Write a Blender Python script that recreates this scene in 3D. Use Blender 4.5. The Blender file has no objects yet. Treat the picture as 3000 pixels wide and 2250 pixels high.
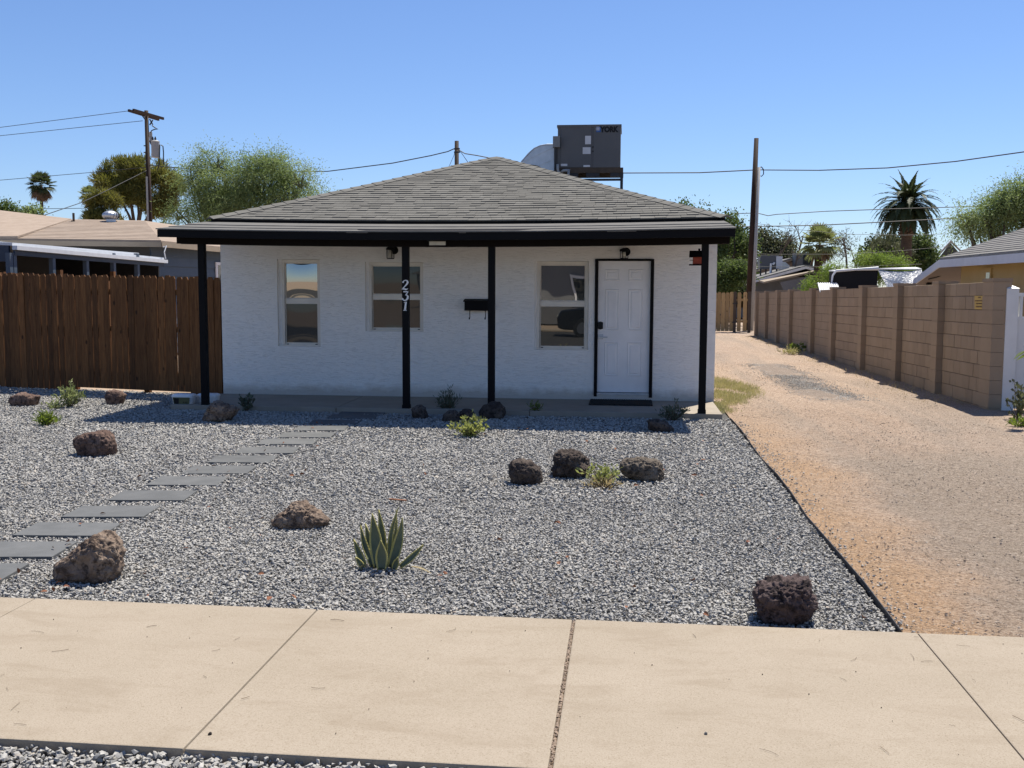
import bpy, bmesh, math, random
import numpy as np
from mathutils import Vector, Matrix, noise

# ------------------------------------------------------------------ camera
scene = bpy.context.scene
H_CAM = 1.66
FPX, CX, CY = 3033.0, 1500.0, 1125.0
YAW, PITCH, ROLL = map(math.radians, (6.23886, 5.37686, 0.25435))
_f = Vector((-math.sin(YAW)*math.cos(PITCH), math.cos(YAW)*math.cos(PITCH), -math.sin(PITCH)))
_r = Vector((math.cos(YAW), math.sin(YAW), 0)); _u = _r.cross(_f)
CR = math.cos(ROLL)*_r + math.sin(ROLL)*_u
CU = -math.sin(ROLL)*_r + math.cos(ROLL)*_u
CAM = Vector((0, 0, H_CAM))
cam_d = bpy.data.cameras.new('camera'); cam = bpy.data.objects.new('camera', cam_d)
scene.collection.objects.link(cam)
cam.matrix_world = Matrix(((CR.x, CU.x, -_f.x, 0), (CR.y, CU.y, -_f.y, 0), (CR.z, CU.z, -_f.z, H_CAM), (0, 0, 0, 1)))
cam_d.sensor_fit = 'HORIZONTAL'; cam_d.sensor_width = 36; cam_d.lens = 36*FPX/3000
cam_d.clip_start = .05; cam_d.clip_end = 2000
scene.camera = cam

# ------------------------------------------------------------------ sky, sun, exposure
SUN = Vector((.55, 1.02, 2.33)).normalized()
world = bpy.data.worlds.new('World'); scene.world = world; world.use_nodes = True
wn = world.node_tree.nodes; bg = wn['Background']
sky = wn.new('ShaderNodeTexSky'); sky.sky_type = 'NISHITA'; sky.sun_disc = False
sky.sun_elevation = math.asin(SUN.z); sky.sun_rotation = math.atan2(SUN.x, SUN.y)
sky.air_density = 1.0; sky.dust_density = .15; sky.ozone_density = 6.0; sky.altitude = 300
wb = wn.new('ShaderNodeMix'); wb.data_type = 'RGBA'; wb.blend_type = 'MULTIPLY'; wb.inputs[0].default_value = 1
wb.inputs[7].default_value = (.93, .97, 1.12, 1)      # the camera's cooler white balance for skylight
world.node_tree.links.new(sky.outputs[0], wb.inputs[6]); world.node_tree.links.new(wb.outputs[2], bg.inputs[0]); bg.inputs[1].default_value = .077
sd = bpy.data.lights.new('sun', 'SUN'); sun = bpy.data.objects.new('sun', sd); scene.collection.objects.link(sun)
sd.energy = 5.0; sd.angle = math.radians(.53); sd.color = (1, .93, .82)
sun.rotation_euler = SUN.to_track_quat('Z', 'Y').to_euler(); sun.location = (10, 20, 40)
vs = scene.view_settings; vs.view_transform = 'Standard'; vs.look = 'None'; vs.gamma = 1; vs.exposure = 0.66
vs.use_curve_mapping = False

# ------------------------------------------------------------------ helpers
COL = scene.collection
def ray(px, py): return _f + CR*((px-CX)/FPX) - CU*((py-CY)/FPX)
def at(px, py, Y): d = ray(px, py); return CAM + d*(Y/d.y)
def onz(px, py, z=0): d = ray(px, py); return CAM + d*((z-H_CAM)/d.z)
def onx(px, py, X): d = ray(px, py); return CAM + d*(X/d.x)
def onp(px, py, p, n): d = ray(px, py); return CAM + d*(((p-CAM).dot(n))/d.dot(n))
def pxm(Y): return Y/FPX*1.005
R = random.Random(7)
ORG = {}
def tag(o, label=None, cat=None, group=None, kind=None):
    if label: o['label'] = label
    if cat: o['category'] = cat
    if group: o['group'] = group
    if kind: o['kind'] = kind
    return o
def empty(name, loc, label=None, cat=None, group=None):
    o = bpy.data.objects.new(name, None); COL.objects.link(o); o.location = loc; o.empty_display_size = .1
    ORG[o.name] = Vector(loc)
    return tag(o, label, cat, group)
def link(name, me, parent=None, org=None):
    o = bpy.data.objects.new(name, me); COL.objects.link(o)
    if parent: o.parent = parent
    ORG[o.name] = org if org is not None else (ORG.get(parent.name, Vector()) if parent else Vector())
    return o
class MB:
    def __init__(s): s.v = []; s.f = []; s.m = []
    def add(s, vs, fs, m=0):
        n = len(s.v); s.v += [Vector(p) for p in vs]; s.f += [tuple(i+n for i in f) for f in fs]; s.m += [m]*len(fs); return s
    def box(s, x0, x1, y0, y1, z0, z1, m=0):
        return s.add([(x0,y0,z0),(x1,y0,z0),(x1,y1,z0),(x0,y1,z0),(x0,y0,z1),(x1,y0,z1),(x1,y1,z1),(x0,y1,z1)],
                     [(0,3,2,1),(4,5,6,7),(0,1,5,4),(1,2,6,5),(2,3,7,6),(3,0,4,7)], m)
    def obox(s, a, b, w, h, m=0, up=(0,0,1)):
        a, b = Vector(a), Vector(b); d = (b-a).normalized(); x = d.cross(Vector(up)).normalized(); y = x.cross(d)
        vs = [p+x*sx*w/2+y*sy*h/2 for p in (a,b) for sx,sy in ((-1,-1),(1,-1),(1,1),(-1,1))]
        return s.add(vs, [(0,1,2,3),(7,6,5,4),(0,4,5,1),(1,5,6,2),(2,6,7,3),(3,7,4,0)], m)
    def hexa(s, c, m=0):   # 8 corners: bottom 4 ccw, top 4
        return s.add(c, [(0,3,2,1),(4,5,6,7),(0,1,5,4),(1,2,6,5),(2,3,7,6),(3,0,4,7)], m)
    def slab(s, poly, n, t, m=0):   # polygon thickened along n
        n = Vector(n)*t; k = len(poly); poly = [Vector(p) for p in poly]
        fs = [tuple(range(k)), tuple(range(2*k-1, k-1, -1))] + [(i, i+k, (i+1) % k + k, (i+1) % k) for i in range(k)]
        return s.add([p+n for p in poly]+poly, fs, m)
    def tube(s, pts, rad, seg=8, cap=True, m=0):
        pts = [Vector(p) for p in pts]; k = len(pts)
        if not hasattr(rad, '__len__'): rad = [rad]*k
        vs = []; ref = None
        for i, p in enumerate(pts):
            d = (pts[min(i+1,k-1)]-pts[max(i-1,0)]).normalized()
            if ref is None: ref = Vector((1,0,0)) if abs(d.x) < .8 else Vector((0,1,0))
            x = d.cross(ref).normalized(); y = d.cross(x); ref = -y if False else ref
            vs += [p+(x*math.cos(a)+y*math.sin(a))*rad[i] for a in (2*math.pi*j/seg for j in range(seg))]
        fs = [(i*seg+j, i*seg+(j+1) % seg, (i+1)*seg+(j+1) % seg, (i+1)*seg+j) for i in range(k-1) for j in range(seg)]
        if cap: fs += [tuple(range(seg-1,-1,-1)), tuple(range((k-1)*seg, k*seg))]
        return s.add(vs, fs, m)
    def lathe(s, prof, c, seg=16, m=0):
        c = Vector(c); k = len(prof)
        vs = [c+Vector((r*math.cos(2*math.pi*j/seg), r*math.sin(2*math.pi*j/seg), z)) for r, z in prof for j in range(seg)]
        fs = [(i*seg+j, i*seg+(j+1) % seg, (i+1)*seg+(j+1) % seg, (i+1)*seg+j) for i in range(k-1) for j in range(seg)]
        fs += [tuple(range(seg-1,-1,-1)), tuple(range((k-1)*seg, k*seg))]
        return s.add(vs, fs, m)
    def mesh(s, name, mats, org=Vector(), smooth=False):
        me = bpy.data.meshes.new(name); me.from_pydata([p-org for p in s.v], [], s.f)
        for mt in (mats if isinstance(mats, (list, tuple)) else [mats]): me.materials.append(mt)
        if any(s.m): me.polygons.foreach_set('material_index', s.m)
        if smooth: me.polygons.foreach_set('use_smooth', [True]*len(s.f))
        me.update(); return me
    def build(s, name, mats, parent=None, smooth=False, bevel=0):
        org = ORG.get(parent.name, Vector()) if parent else Vector()
        me = s.mesh(name, mats, org, smooth)
        if bevel:
            bm = bmesh.new(); bm.from_mesh(me)
            bmesh.ops.remove_doubles(bm, verts=bm.verts, dist=1e-5)
            bmesh.ops.bevel(bm, geom=[e for e in bm.edges if e.is_manifold and e.calc_face_angle(0) > .5], offset=bevel, segments=2, affect='EDGES', profile=.6)
            bm.to_mesh(me); bm.free()
        return link(name, me, parent, org)
def B(*a): return MB().box(*a)
def copy_of(src, loc, parent=None, rz=None):
    o = src.copy(); COL.objects.link(o); o.location = loc
    if parent: o.parent = parent
    if rz is not None: o.rotation_euler.z = rz
    return o
def quads_mesh(name, V, mats, midx=None, org=Vector()):
    V = np.asarray(V, dtype=np.float32); n = len(V); k = V.shape[1]
    V = V - np.array(org, dtype=np.float32)
    me = bpy.data.meshes.new(name); me.vertices.add(n*k); me.vertices.foreach_set('co', V.ravel())
    me.loops.add(n*k); me.loops.foreach_set('vertex_index', np.arange(n*k, dtype=np.int32))
    me.polygons.add(n); me.polygons.foreach_set('loop_start', np.arange(0, n*k, k, dtype=np.int32))
    for mt in (mats if isinstance(mats, (list, tuple)) else [mats]): me.materials.append(mt)
    if midx is not None: me.polygons.foreach_set('material_index', np.asarray(midx, dtype=np.int32))
    me.update(calc_edges=True); return me

# ------------------------------------------------------------------ materials
def newmat(name):
    m = bpy.data.materials.new(name); m.use_nodes = True; nt = m.node_tree
    return m, nt, nt.nodes['Principled BSDF']
def nd(nt, t, **kw):
    n = nt.nodes.new(t)
    for k, v in kw.items():
        if k[0] == 'i' and k[1:].isdigit(): n.inputs[int(k[1:])].default_value = v
        else: setattr(n, k, v)
    return n
def pos(nt, sc=(1,1,1), obj=False):
    if obj: g = nt.nodes.new('ShaderNodeTexCoord'); o = g.outputs['Object']
    else: g = nt.nodes.new('ShaderNodeNewGeometry'); o = g.outputs['Position']
    mp = nd(nt, 'ShaderNodeMapping'); mp.inputs['Scale'].default_value = sc
    nt.links.new(o, mp.inputs['Vector']); return mp.outputs[0]
def noi(nt, vec, scale, detail=6, rough=.6, dist=0):
    n = nd(nt, 'ShaderNodeTexNoise'); n.inputs['Scale'].default_value = scale; n.inputs['Detail'].default_value = detail
    n.inputs['Roughness'].default_value = rough; n.inputs['Distortion'].default_value = dist
    nt.links.new(vec, n.inputs['Vector']); return n.outputs['Fac']
def ramp(nt, fac, stops, interp='LINEAR'):
    r = nd(nt, 'ShaderNodeValToRGB'); e = r.color_ramp.elements; r.color_ramp.interpolation = interp
    while len(e) < len(stops): e.new(.5)
    for el, (p, c) in zip(e, stops): el.position = p; el.color = (c[0], c[1], c[2], 1) if hasattr(c, '__len__') else (c, c, c, 1)
    nt.links.new(fac, r.inputs[0]); return r.outputs[0]
def mixc(nt, fac, a, b, mode='MIX'):
    m = nd(nt, 'ShaderNodeMix', data_type='RGBA', blend_type=mode)
    for s, v in ((m.inputs[0], fac), (m.inputs[6], a), (m.inputs[7], b)):
        if isinstance(v, (int, float)): s.default_value = v
        elif isinstance(v, tuple): s.default_value = (v[0], v[1], v[2], 1)
        else: nt.links.new(v, s)
    return m.outputs[2]
def mth(nt, op, a, b=0.0, clamp=False):
    m = nd(nt, 'ShaderNodeMath', operation=op, use_clamp=clamp)
    for s, v in ((m.inputs[0], a), (m.inputs[1], b)):
        if isinstance(v, (int, float)): s.default_value = v
        else: nt.links.new(v, s)
    return m.outputs[0]
def bump(nt, bs, h, strength=1, dist=.01, prev=None):
    b = nd(nt, 'ShaderNodeBump'); b.inputs['Strength'].default_value = strength; b.inputs['Distance'].default_value = dist
    nt.links.new(h, b.inputs['Height'])
    if prev: nt.links.new(prev, b.inputs['Normal'])
    if bs: nt.links.new(b.outputs[0], bs.inputs['Normal'])
    return b.outputs[0]
def rndval(nt, col, amt):
    oi = nd(nt, 'ShaderNodeObjectInfo'); v = mth(nt, 'MULTIPLY_ADD', oi.outputs['Random'], 2*amt)
    v.node.inputs[2].default_value = 1-amt
    h = nd(nt, 'ShaderNodeHueSaturation'); nt.links.new(v, h.inputs['Value']); nt.links.new(col, h.inputs['Color'])
    return h.outputs[0]
KEEP = ('black','door_white','almond','white_','numeral','sticker','cable','logo','lamp','galv','sky')
def mat(name, stops, scale=5, sc=(1,1,1), rough=.8, bmp=0, bscale=40, bsc=None, bdist=.01, rnd=0, detail=6, spec=.3, metal=0, obj=False, dist=0):
    m, nt, bs = newmat(name)
    if not isinstance(stops, list): stops = [(0, tuple(c*.88 for c in stops)), (1, tuple(min(1, c*1.12) for c in stops))]
    v = pos(nt, sc, obj); c = ramp(nt, noi(nt, v, scale, detail, dist=dist), [(.5+(p-.5)*.6, c) for p, c in stops])
    if rnd: c = rndval(nt, c, rnd)
    if not name.startswith(KEEP): c = fin(nt, c)
    nt.links.new(c, bs.inputs['Base Color'])
    bs.inputs['Roughness'].default_value = rough; bs.inputs['Specular IOR Level'].default_value = spec; bs.inputs['Metallic'].default_value = metal
    if bmp: bump(nt, bs, noi(nt, pos(nt, bsc or sc, obj), bscale, 5), bmp, bdist)
    return m

M = {}
AL = .73      # overall reflectance scale that goes with the exposure above
def fin(nt, c, k=AL): return mixc(nt, 1.0, c, (k,k,k), 'MULTIPLY')
def m_stucco():
    m, nt, bs = newmat('stucco')
    P = pos(nt, (1,1,1)); big = noi(nt, P, .9, 4)
    c = ramp(nt, big, [(.35, (.865,.845,.80)), (.65, (.90,.885,.845))])
    st = noi(nt, pos(nt, (3, 3, .7)), 2.2, 6)
    c = mixc(nt, ramp(nt, st, [(.55, 0), (.75, .2)]), c, (.68,.66,.62))
    # dust and splash stains just above the slab
    sep = nd(nt, 'ShaderNodeSeparateXYZ'); g = nd(nt, 'ShaderNodeNewGeometry'); nt.links.new(g.outputs['Position'], sep.inputs[0])
    edge = mth(nt, 'ADD', sep.outputs[2], mth(nt, 'MULTIPLY', noi(nt, P, 5, 6), -.22))
    c = mixc(nt, ramp(nt, edge, [(-.02, .65), (.12, 0)]), c, (.46,.39,.31))
    nt.links.new(c, bs.inputs['Base Color']); bs.inputs['Roughness'].default_value = .85; bs.inputs['Specular IOR Level'].default_value = .2
    v = pos(nt, (5, 5, 34)); a = noi(nt, v, 2.0, 7, .7, .4)
    ridge = ramp(nt, a, [(.36, 0), (.46, .7), (.56, .85), (.66, 1)])
    n1 = bump(nt, None, ridge, .62, .009)
    bump(nt, bs, noi(nt, P, 70, 4), .35, .004, n1)
    return m
M['stucco'] = m_stucco()
M['black'] = mat('black_paint', (.0065,.0065,.0075), 8, rough=.65, bmp=.15, bscale=30, bsc=(1,1,6), bdist=.002, spec=.12)
M['darkbrown'] = mat('dark_brown_paint', (.010,.007,.006), 8, rough=.7, bmp=.2, bscale=30, bdist=.002, spec=.1)
M['vinyl'] = mat('almond_vinyl', (.74,.69,.60), 3, rough=.45, spec=.4)
M['doorwhite'] = mat('door_white', (.84,.83,.82), 2, rough=.45, spec=.4, bmp=.04, bscale=60, bdist=.001)
M['shingle'] = mat('roof_shingle', [(0, (.16,.157,.142)), (.5, (.205,.20,.182)), (1, (.255,.25,.228))], 3, rough=.95, bmp=.5, bscale=160, bdist=.003, rnd=.05, spec=.1, detail=9)
M['rolled'] = mat('rolled_roofing', [(0, (.15,.147,.138)), (1, (.235,.228,.215))], 6, rough=.95, bmp=.5, bscale=180, bdist=.003, rnd=.06, spec=.1, detail=9)
M['concrete'] = mat('porch_concrete', [(0, (.34,.295,.235)), (1, (.48,.42,.34))], 2.5, rough=.85, bmp=.3, bscale=120, bdist=.003, detail=8)
def m_sidewalk():
    m, nt, bs = newmat('sidewalk_concrete'); P = pos(nt)
    c = ramp(nt, noi(nt, P, 1.1, 5), [(.3, (.39,.332,.255)), (.7, (.45,.386,.305))])
    sp = noi(nt, P, 150, 4, .85); c = mixc(nt, ramp(nt, sp, [(.34, .85), (.47, 0)]), c, (.24,.185,.12))
    c = mixc(nt, ramp(nt, sp, [(.56, 0), (.72, .65)]), c, (.58,.50,.41))
    bl = noi(nt, P, 7, 6, .7); c = mixc(nt, ramp(nt, bl, [(.55, 0), (.72, .32)]), c, (.30,.24,.17))
    c = mixc(nt, ramp(nt, noi(nt, pos(nt, (.7, 2.2, 1)), 2.3, 7, .65, .5), [(.52, 0), (.66, .42)]), c, (.31,.25,.18))
    nt.links.new(fin(nt, c), bs.inputs['Base Color']); bs.inputs['Roughness'].default_value = .9; bs.inputs['Specular IOR Level'].default_value = .15
    n1 = bump(nt, None, sp, .45, .002); bump(nt, bs, noi(nt, P, 60, 5), .25, .003, n1); return m
M['sidewalk'] = m_sidewalk()
DRV = 1.0
def m_drive():
    m, nt, bs = newmat('driveway_dirt'); P = pos(nt)
    g = nd(nt, 'ShaderNodeNewGeometry'); sep = nd(nt, 'ShaderNodeSeparateXYZ'); nt.links.new(g.outputs['Position'], sep.inputs[0])
    X, Y = sep.outputs[0], sep.outputs[1]
    c = ramp(nt, noi(nt, P, .55, 6), [(.32, (.52,.385,.285)), (.68, (.60,.465,.36))])
    # orange soil strip along the edging
    wob = mth(nt, 'MULTIPLY', noi(nt, P, .9, 6, .65), 1.5)
    lo = mth(nt, 'SUBTRACT', X, wob)
    f = nd(nt, 'ShaderNodeMapRange'); f.inputs[1].default_value = 1.60; f.inputs[2].default_value = 2.25; f.inputs[3].default_value = 1; f.inputs[4].default_value = 0
    nt.links.new(mth(nt, 'ADD', lo, .75), f.inputs[0])
    yf = nd(nt, 'ShaderNodeMapRange'); yf.inputs[1].default_value = 10; yf.inputs[2].default_value = 14; yf.inputs[3].default_value = 1; yf.inputs[4].default_value = .25
    nt.links.new(Y, yf.inputs[0])
    c = mixc(nt, mth(nt, 'MULTIPLY', f.outputs[0], mth(nt, 'MULTIPLY', yf.outputs[0], .9)), c, (.60,.385,.22))
    # worn-in grey gravel: near right field and the strip beside the house
    def zone(x0, x1, y0, y1, soft, amt):
        def edge(v, a, b):
            r = nd(nt, 'ShaderNodeMapRange'); r.inputs[1].default_value = a; r.inputs[2].default_value = b; nt.links.new(v, r.inputs[0]); r.interpolation_type = 'SMOOTHSTEP'; return r.outputs[0]
        w = mth(nt, 'SUBTRACT', mth(nt, 'MULTIPLY', noi(nt, P, .8, 6, .65), 2.0), 1.0)
        xw = mth(nt, 'ADD', X, w); yw = mth(nt, 'ADD', Y, mth(nt, 'MULTIPLY', w, 1.5))
        a = mth(nt, 'MULTIPLY', edge(xw, x0-soft, x0+soft), edge(xw, x1+soft, x1-soft))
        b = mth(nt, 'MULTIPLY', edge(yw, y0-soft*2, y0+soft*2), edge(yw, y1+soft*2, y1-soft*2))
        return mth(nt, 'MULTIPLY', mth(nt, 'MULTIPLY', a, b), amt)
    band = noi(nt, pos(nt, (1.6, .16, 1)), 1.0, 7, .62, .3)
    c = mixc(nt, mth(nt, 'MULTIPLY', ramp(nt, band, [(.47, 0), (.60, .6)]), mth(nt, 'SUBTRACT', 1.0, mth(nt, 'MULTIPLY', f.outputs[0], .85))), c, (.39,.325,.265))
    c = mixc(nt, zone(2.05, 4.9, 3.0, 10.8, .35, .85), c, (.39,.325,.26))
    c = mixc(nt, zone(2.75, 3.45, 15.7, 23.0, .16, .85), c, (.30,.255,.22))
    c = mixc(nt, zone(3.6, 4.7, 9, 14, .4, .4), c, (.42,.36,.30))
    sp = noi(nt, P, 48, 6, .8)
    md_ = noi(nt, P, 13, 7, .75)
    c = mixc(nt, ramp(nt, md_, [(.36, .55), (.50, 0)]), c, (.30,.225,.16))
    c = mixc(nt, ramp(nt, md_, [(.54, 0), (.68, .45)]), c, (.66,.55,.44))
    c = mixc(nt, ramp(nt, sp, [(.40, .9), (.485, 0)]), c, (.19,.14,.10))
    c = mixc(nt, ramp(nt, sp, [(.53, 0), (.64, .6)]), c, (.72,.61,.50))
    nt.links.new(fin(nt, c, AL*DRV), bs.inputs['Base Color']); bs.inputs['Roughness'].default_value = .95; bs.inputs['Specular IOR Level'].default_value = .1
    n1 = bump(nt, None, sp, 1, .016); bump(nt, bs, noi(nt, P, 9, 7, .7), .9, .05, n1); return m
M['drive'] = m_drive()
M['gravelbase'] = mat('gravel_bed_soil', [(0, (.07,.07,.07)), (1, (.16,.158,.152))], 40, rough=.95, bmp=.8, bscale=60, bdist=.02)
def m_gravel():
    m, nt, bs = newmat('gravel_stone'); oi = nd(nt, 'ShaderNodeObjectInfo')
    c = ramp(nt, oi.outputs['Random'], [(0, (.20,.196,.186)), (.2, (.32,.313,.296)), (.5, (.40,.392,.370)), (.8, (.46,.452,.426)), (.94, (.53,.52,.49)), (.955, (.46,.40,.33)), (.985, (.55,.50,.42)), (1, (.28,.19,.14))])
    c = mixc(nt, .35, c, ramp(nt, noi(nt, pos(nt), 140, 4), [(.35, (.29,.283,.268)), (.65, (.54,.53,.50))]))
    c = mixc(nt, 1.0, c, ramp(nt, noi(nt, pos(nt), .55, 5, .65), [(.36, (.86,.855,.85)), (.64, (1.08,1.07,1.05))]), 'MULTIPLY')
    nt.links.new(fin(nt, c, AL*1.22), bs.inputs['Base Color']); bs.inputs['Roughness'].default_value = .85; bs.inputs['Specular IOR Level'].default_value = .2; return m
M['gravel'] = m_gravel()
def m_pebble():
    m, nt, bs = newmat('driveway_pebble'); oi = nd(nt, 'ShaderNodeObjectInfo')
    c = ramp(nt, oi.outputs['Random'], [(0, (.26,.21,.175)), (.2, (.42,.335,.265)), (.6, (.52,.415,.325)), (1, (.70,.60,.49))])
    nt.links.new(fin(nt, c, AL*.88), bs.inputs['Base Color']); bs.inputs['Roughness'].default_value = .9; return m
M['pebble'] = m_pebble()
M['slate'] = mat('slate_paver', [(0, (.105,.11,.111)), (1, (.185,.19,.19))], 4, rough=.75, bmp=.4, bscale=45, bdist=.004, rnd=.08, detail=9)
def m_rock(name, stops, dark, scale=7, pit=22):
    m, nt, bs = newmat(name); P = pos(nt)
    c = ramp(nt, noi(nt, P, scale, 8, .65, .6), stops)
    c = mixc(nt, ramp(nt, noi(nt, P, pit, 6, .7), [(.40, .85), (.50, 0)]), c, dark)
    c = mixc(nt, ramp(nt, noi(nt, P, 90, 4, .8), [(.56, 0), (.74, .35)]), c, tuple(min(1, x*1.9) for x in stops[-1][1]))
    nt.links.new(fin(nt, c, .66), bs.inputs['Base Color']); bs.inputs['Roughness'].default_value = .9; bs.inputs['Specular IOR Level'].default_value = .2
    n1 = bump(nt, None, noi(nt, P, 120, 6, .7), .7, .006); bump(nt, bs, noi(nt, P, pit*1.3, 8, .7), .9, .02, n1); return m
M['rock_tan'] = m_rock('rock_tan', [(.3, (.17,.115,.085)), (.5, (.33,.245,.185)), (.68, (.46,.36,.28))], (.07,.05,.042))
M['rock_brown'] = m_rock('rock_brown', [(.3, (.11,.07,.058)), (.5, (.22,.145,.115)), (.68, (.34,.235,.19))], (.045,.032,.03))
M['rock_dark'] = m_rock('rock_dark', [(.3, (.055,.042,.038)), (.5, (.11,.085,.072)), (.68, (.23,.185,.15))], (.022,.018,.018))
M['rock_lava'] = m_rock('rock_lava', [(.3, (.085,.058,.056)), (.5, (.15,.108,.102)), (.70, (.23,.175,.165))], (.02,.015,.016), 6, 16)
M['rock_grey'] = m_rock('rock_grey', [(.3, (.12,.12,.12)), (.5, (.24,.24,.235)), (.7, (.36,.355,.34))], (.05,.05,.05))
def m_wood(name, stops, rnd=.25, rough=.75):
    m, nt, bs = newmat(name)
    oi = nd(nt, 'ShaderNodeObjectInfo'); g = nd(nt, 'ShaderNodeNewGeometry')
    off = nd(nt, 'ShaderNodeVectorMath', operation='MULTIPLY_ADD'); nt.links.new(oi.outputs['Random'], off.inputs[0]); off.inputs[1].default_value = (37, 53, 71); nt.links.new(g.outputs['Position'], off.inputs[2])
    mp = nd(nt, 'ShaderNodeMapping'); mp.inputs['Scale'].default_value = (14, 14, 1.1); nt.links.new(off.outputs[0], mp.inputs[0])
    gr = noi(nt, mp.outputs[0], 2.2, 7, .6, 1.2); c = ramp(nt, gr, stops)
    mk = nd(nt, 'ShaderNodeMapping'); mk.inputs['Scale'].default_value = (1, 1, .55); nt.links.new(off.outputs[0], mk.inputs[0])
    vo = nd(nt, 'ShaderNodeTexVoronoi'); vo.inputs['Scale'].default_value = 5.5; nt.links.new(mk.outputs[0], vo.inputs['Vector'])
    c = mixc(nt, ramp(nt, vo.outputs['Distance'], [(.07, .9), (.14, 0)]), c, tuple(x*.25 for x in stops[0][1]))
    c = fin(nt, rndval(nt, c, rnd)); nt.links.new(c, bs.inputs['Base Color'])
    bs.inputs['Roughness'].default_value = rough; bs.inputs['Specular IOR Level'].default_value = .25; bump(nt, bs, gr, .3, .004); return m
M['fence'] = m_wood('stained_fence_wood', [(.3, (.10,.04,.012)), (.55, (.19,.082,.027)), (.75, (.27,.128,.045))], .38)
M['pine_board'] = m_wood('raw_pine_board', [(.3, (.42,.26,.11)), (.55, (.56,.37,.17)), (.75, (.64,.45,.23))], .15)
M['pole'] = m_wood('creosote_pole', [(.3, (.022,.012,.009)), (.6, (.05,.026,.018)), (.8, (.08,.046,.032))], .05)
M['bark'] = mat('bark', [(0, (.10,.075,.055)), (1, (.20,.155,.12))], 6, sc=(1,1,.3), rough=.95, bmp=.8, bscale=9, bdist=.04)
M['barkgreen'] = mat('green_bark', [(0, (.12,.13,.06)), (1, (.22,.22,.12))], 6, rough=.9)
M['palmtrunk'] = mat('palm_trunk', [(0, (.075,.05,.034)), (1, (.17,.12,.085))], 3, sc=(1,1,5), rough=.95, bmp=1, bscale=4, bsc=(2,2,6), bdist=.08)
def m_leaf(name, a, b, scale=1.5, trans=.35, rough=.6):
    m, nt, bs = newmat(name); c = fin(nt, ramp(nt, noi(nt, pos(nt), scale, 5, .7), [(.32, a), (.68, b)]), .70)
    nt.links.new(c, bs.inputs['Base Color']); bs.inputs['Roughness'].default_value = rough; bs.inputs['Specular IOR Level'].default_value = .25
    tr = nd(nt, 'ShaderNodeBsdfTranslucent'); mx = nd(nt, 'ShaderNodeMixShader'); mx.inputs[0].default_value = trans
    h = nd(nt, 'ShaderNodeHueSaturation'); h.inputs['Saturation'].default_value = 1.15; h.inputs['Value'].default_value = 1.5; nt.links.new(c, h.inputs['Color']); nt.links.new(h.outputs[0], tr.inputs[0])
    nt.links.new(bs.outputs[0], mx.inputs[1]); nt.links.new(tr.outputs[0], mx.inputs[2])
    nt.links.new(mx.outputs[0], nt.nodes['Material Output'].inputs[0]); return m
M['l_paloverde'] = m_leaf('palo_verde_leaf', (.19,.26,.095), (.32,.385,.18), .8, .45)
M['l_pine'] = m_leaf('pine_needle', (.14,.155,.04), (.27,.255,.08), .6, .35)
M['l_broad'] = m_leaf('broad_leaf', (.085,.135,.04), (.17,.22,.08), .8, .35)
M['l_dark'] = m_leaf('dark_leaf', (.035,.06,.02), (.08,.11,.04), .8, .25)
M['l_olive'] = m_leaf('olive_leaf', (.10,.115,.06), (.17,.18,.10), .8, .3)
M['l_bright'] = m_leaf('bright_leaf', (.15,.24,.05), (.28,.36,.10), .8, .4)
M['l_palm'] = m_leaf('palm_leaf', (.045,.065,.03), (.10,.125,.05), .8, .25)
M['l_fan'] = m_leaf('fan_palm_leaf', (.15,.185,.07), (.30,.33,.15), .8, .35)
M['l_dead'] = m_leaf('dead_frond', (.16,.105,.06), (.30,.21,.13), 1.2, .2)
M['l_weed'] = m_leaf('weed_leaf', (.25,.29,.09), (.44,.46,.19), 9, .4)
M['l_sage'] = m_leaf('sage_leaf', (.10,.13,.09), (.19,.22,.15), 9, .3)
M['l_shrub'] = m_leaf('shrub_leaf', (.22,.27,.11), (.40,.43,.21), 9, .4)
M['l_green'] = m_leaf('green_weed_leaf', (.13,.19,.035), (.26,.32,.08), 9, .4)
M['l_straw'] = m_leaf('straw', (.42,.33,.17), (.60,.50,.29), 5, .3)
M['l_grass'] = m_leaf('dry_grass', (.30,.31,.12), (.58,.52,.28), 3, .3)
M['twig'] = mat('twig', (.14,.095,.06), 20, rough=.9)
M['redleaf'] = mat('fallen_leaf', [(0, (.16,.05,.03)), (1, (.42,.19,.09))], 6, rough=.8)
M['agave'] = mat('agave_green', [(0, (.09,.125,.085)), (1, (.19,.235,.16))], 12, rough=.5, spec=.35, bmp=.1, bscale=40)
M['agave_edge'] = mat('agave_margin', [(0, (.50,.45,.12)), (1, (.68,.62,.27))], 14, rough=.55)
M['galv'] = mat('galvanized', [(0, (.40,.43,.46)), (1, (.58,.60,.63))], 9, rough=.42, metal=.75, bmp=.05)
M['acgrey'] = mat('ac_cabinet', [(0, (.125,.125,.128)), (1, (.16,.16,.162))], 2, rough=.55, spec=.35)
M['aclight'] = mat('ac_grey_box', (.25,.26,.265), 4, rough=.5)
M['steel'] = mat('dark_steel', (.045,.045,.05), 6, rough=.6)
M['rust'] = mat('rusty_frame', [(0, (.075,.055,.04)), (1, (.14,.10,.07))], 8, rough=.8)
M['white'] = mat('white_plastic', (.78,.78,.77), 3, rough=.45)
M['pipe'] = mat('grey_pipe', (.42,.42,.41), 4, rough=.5)
M['label'] = mat('sticker', (.58,.585,.60), 3, rough=.6)
M['logo_blue'] = mat('logo_blue', (.02,.09,.30), 3, rough=.5)
M['ink'] = mat('black_ink', (.008,.008,.009), 3, rough=.6)
M['numeral'] = mat('white_numeral', (.80,.80,.78), 3, rough=.4)
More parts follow.
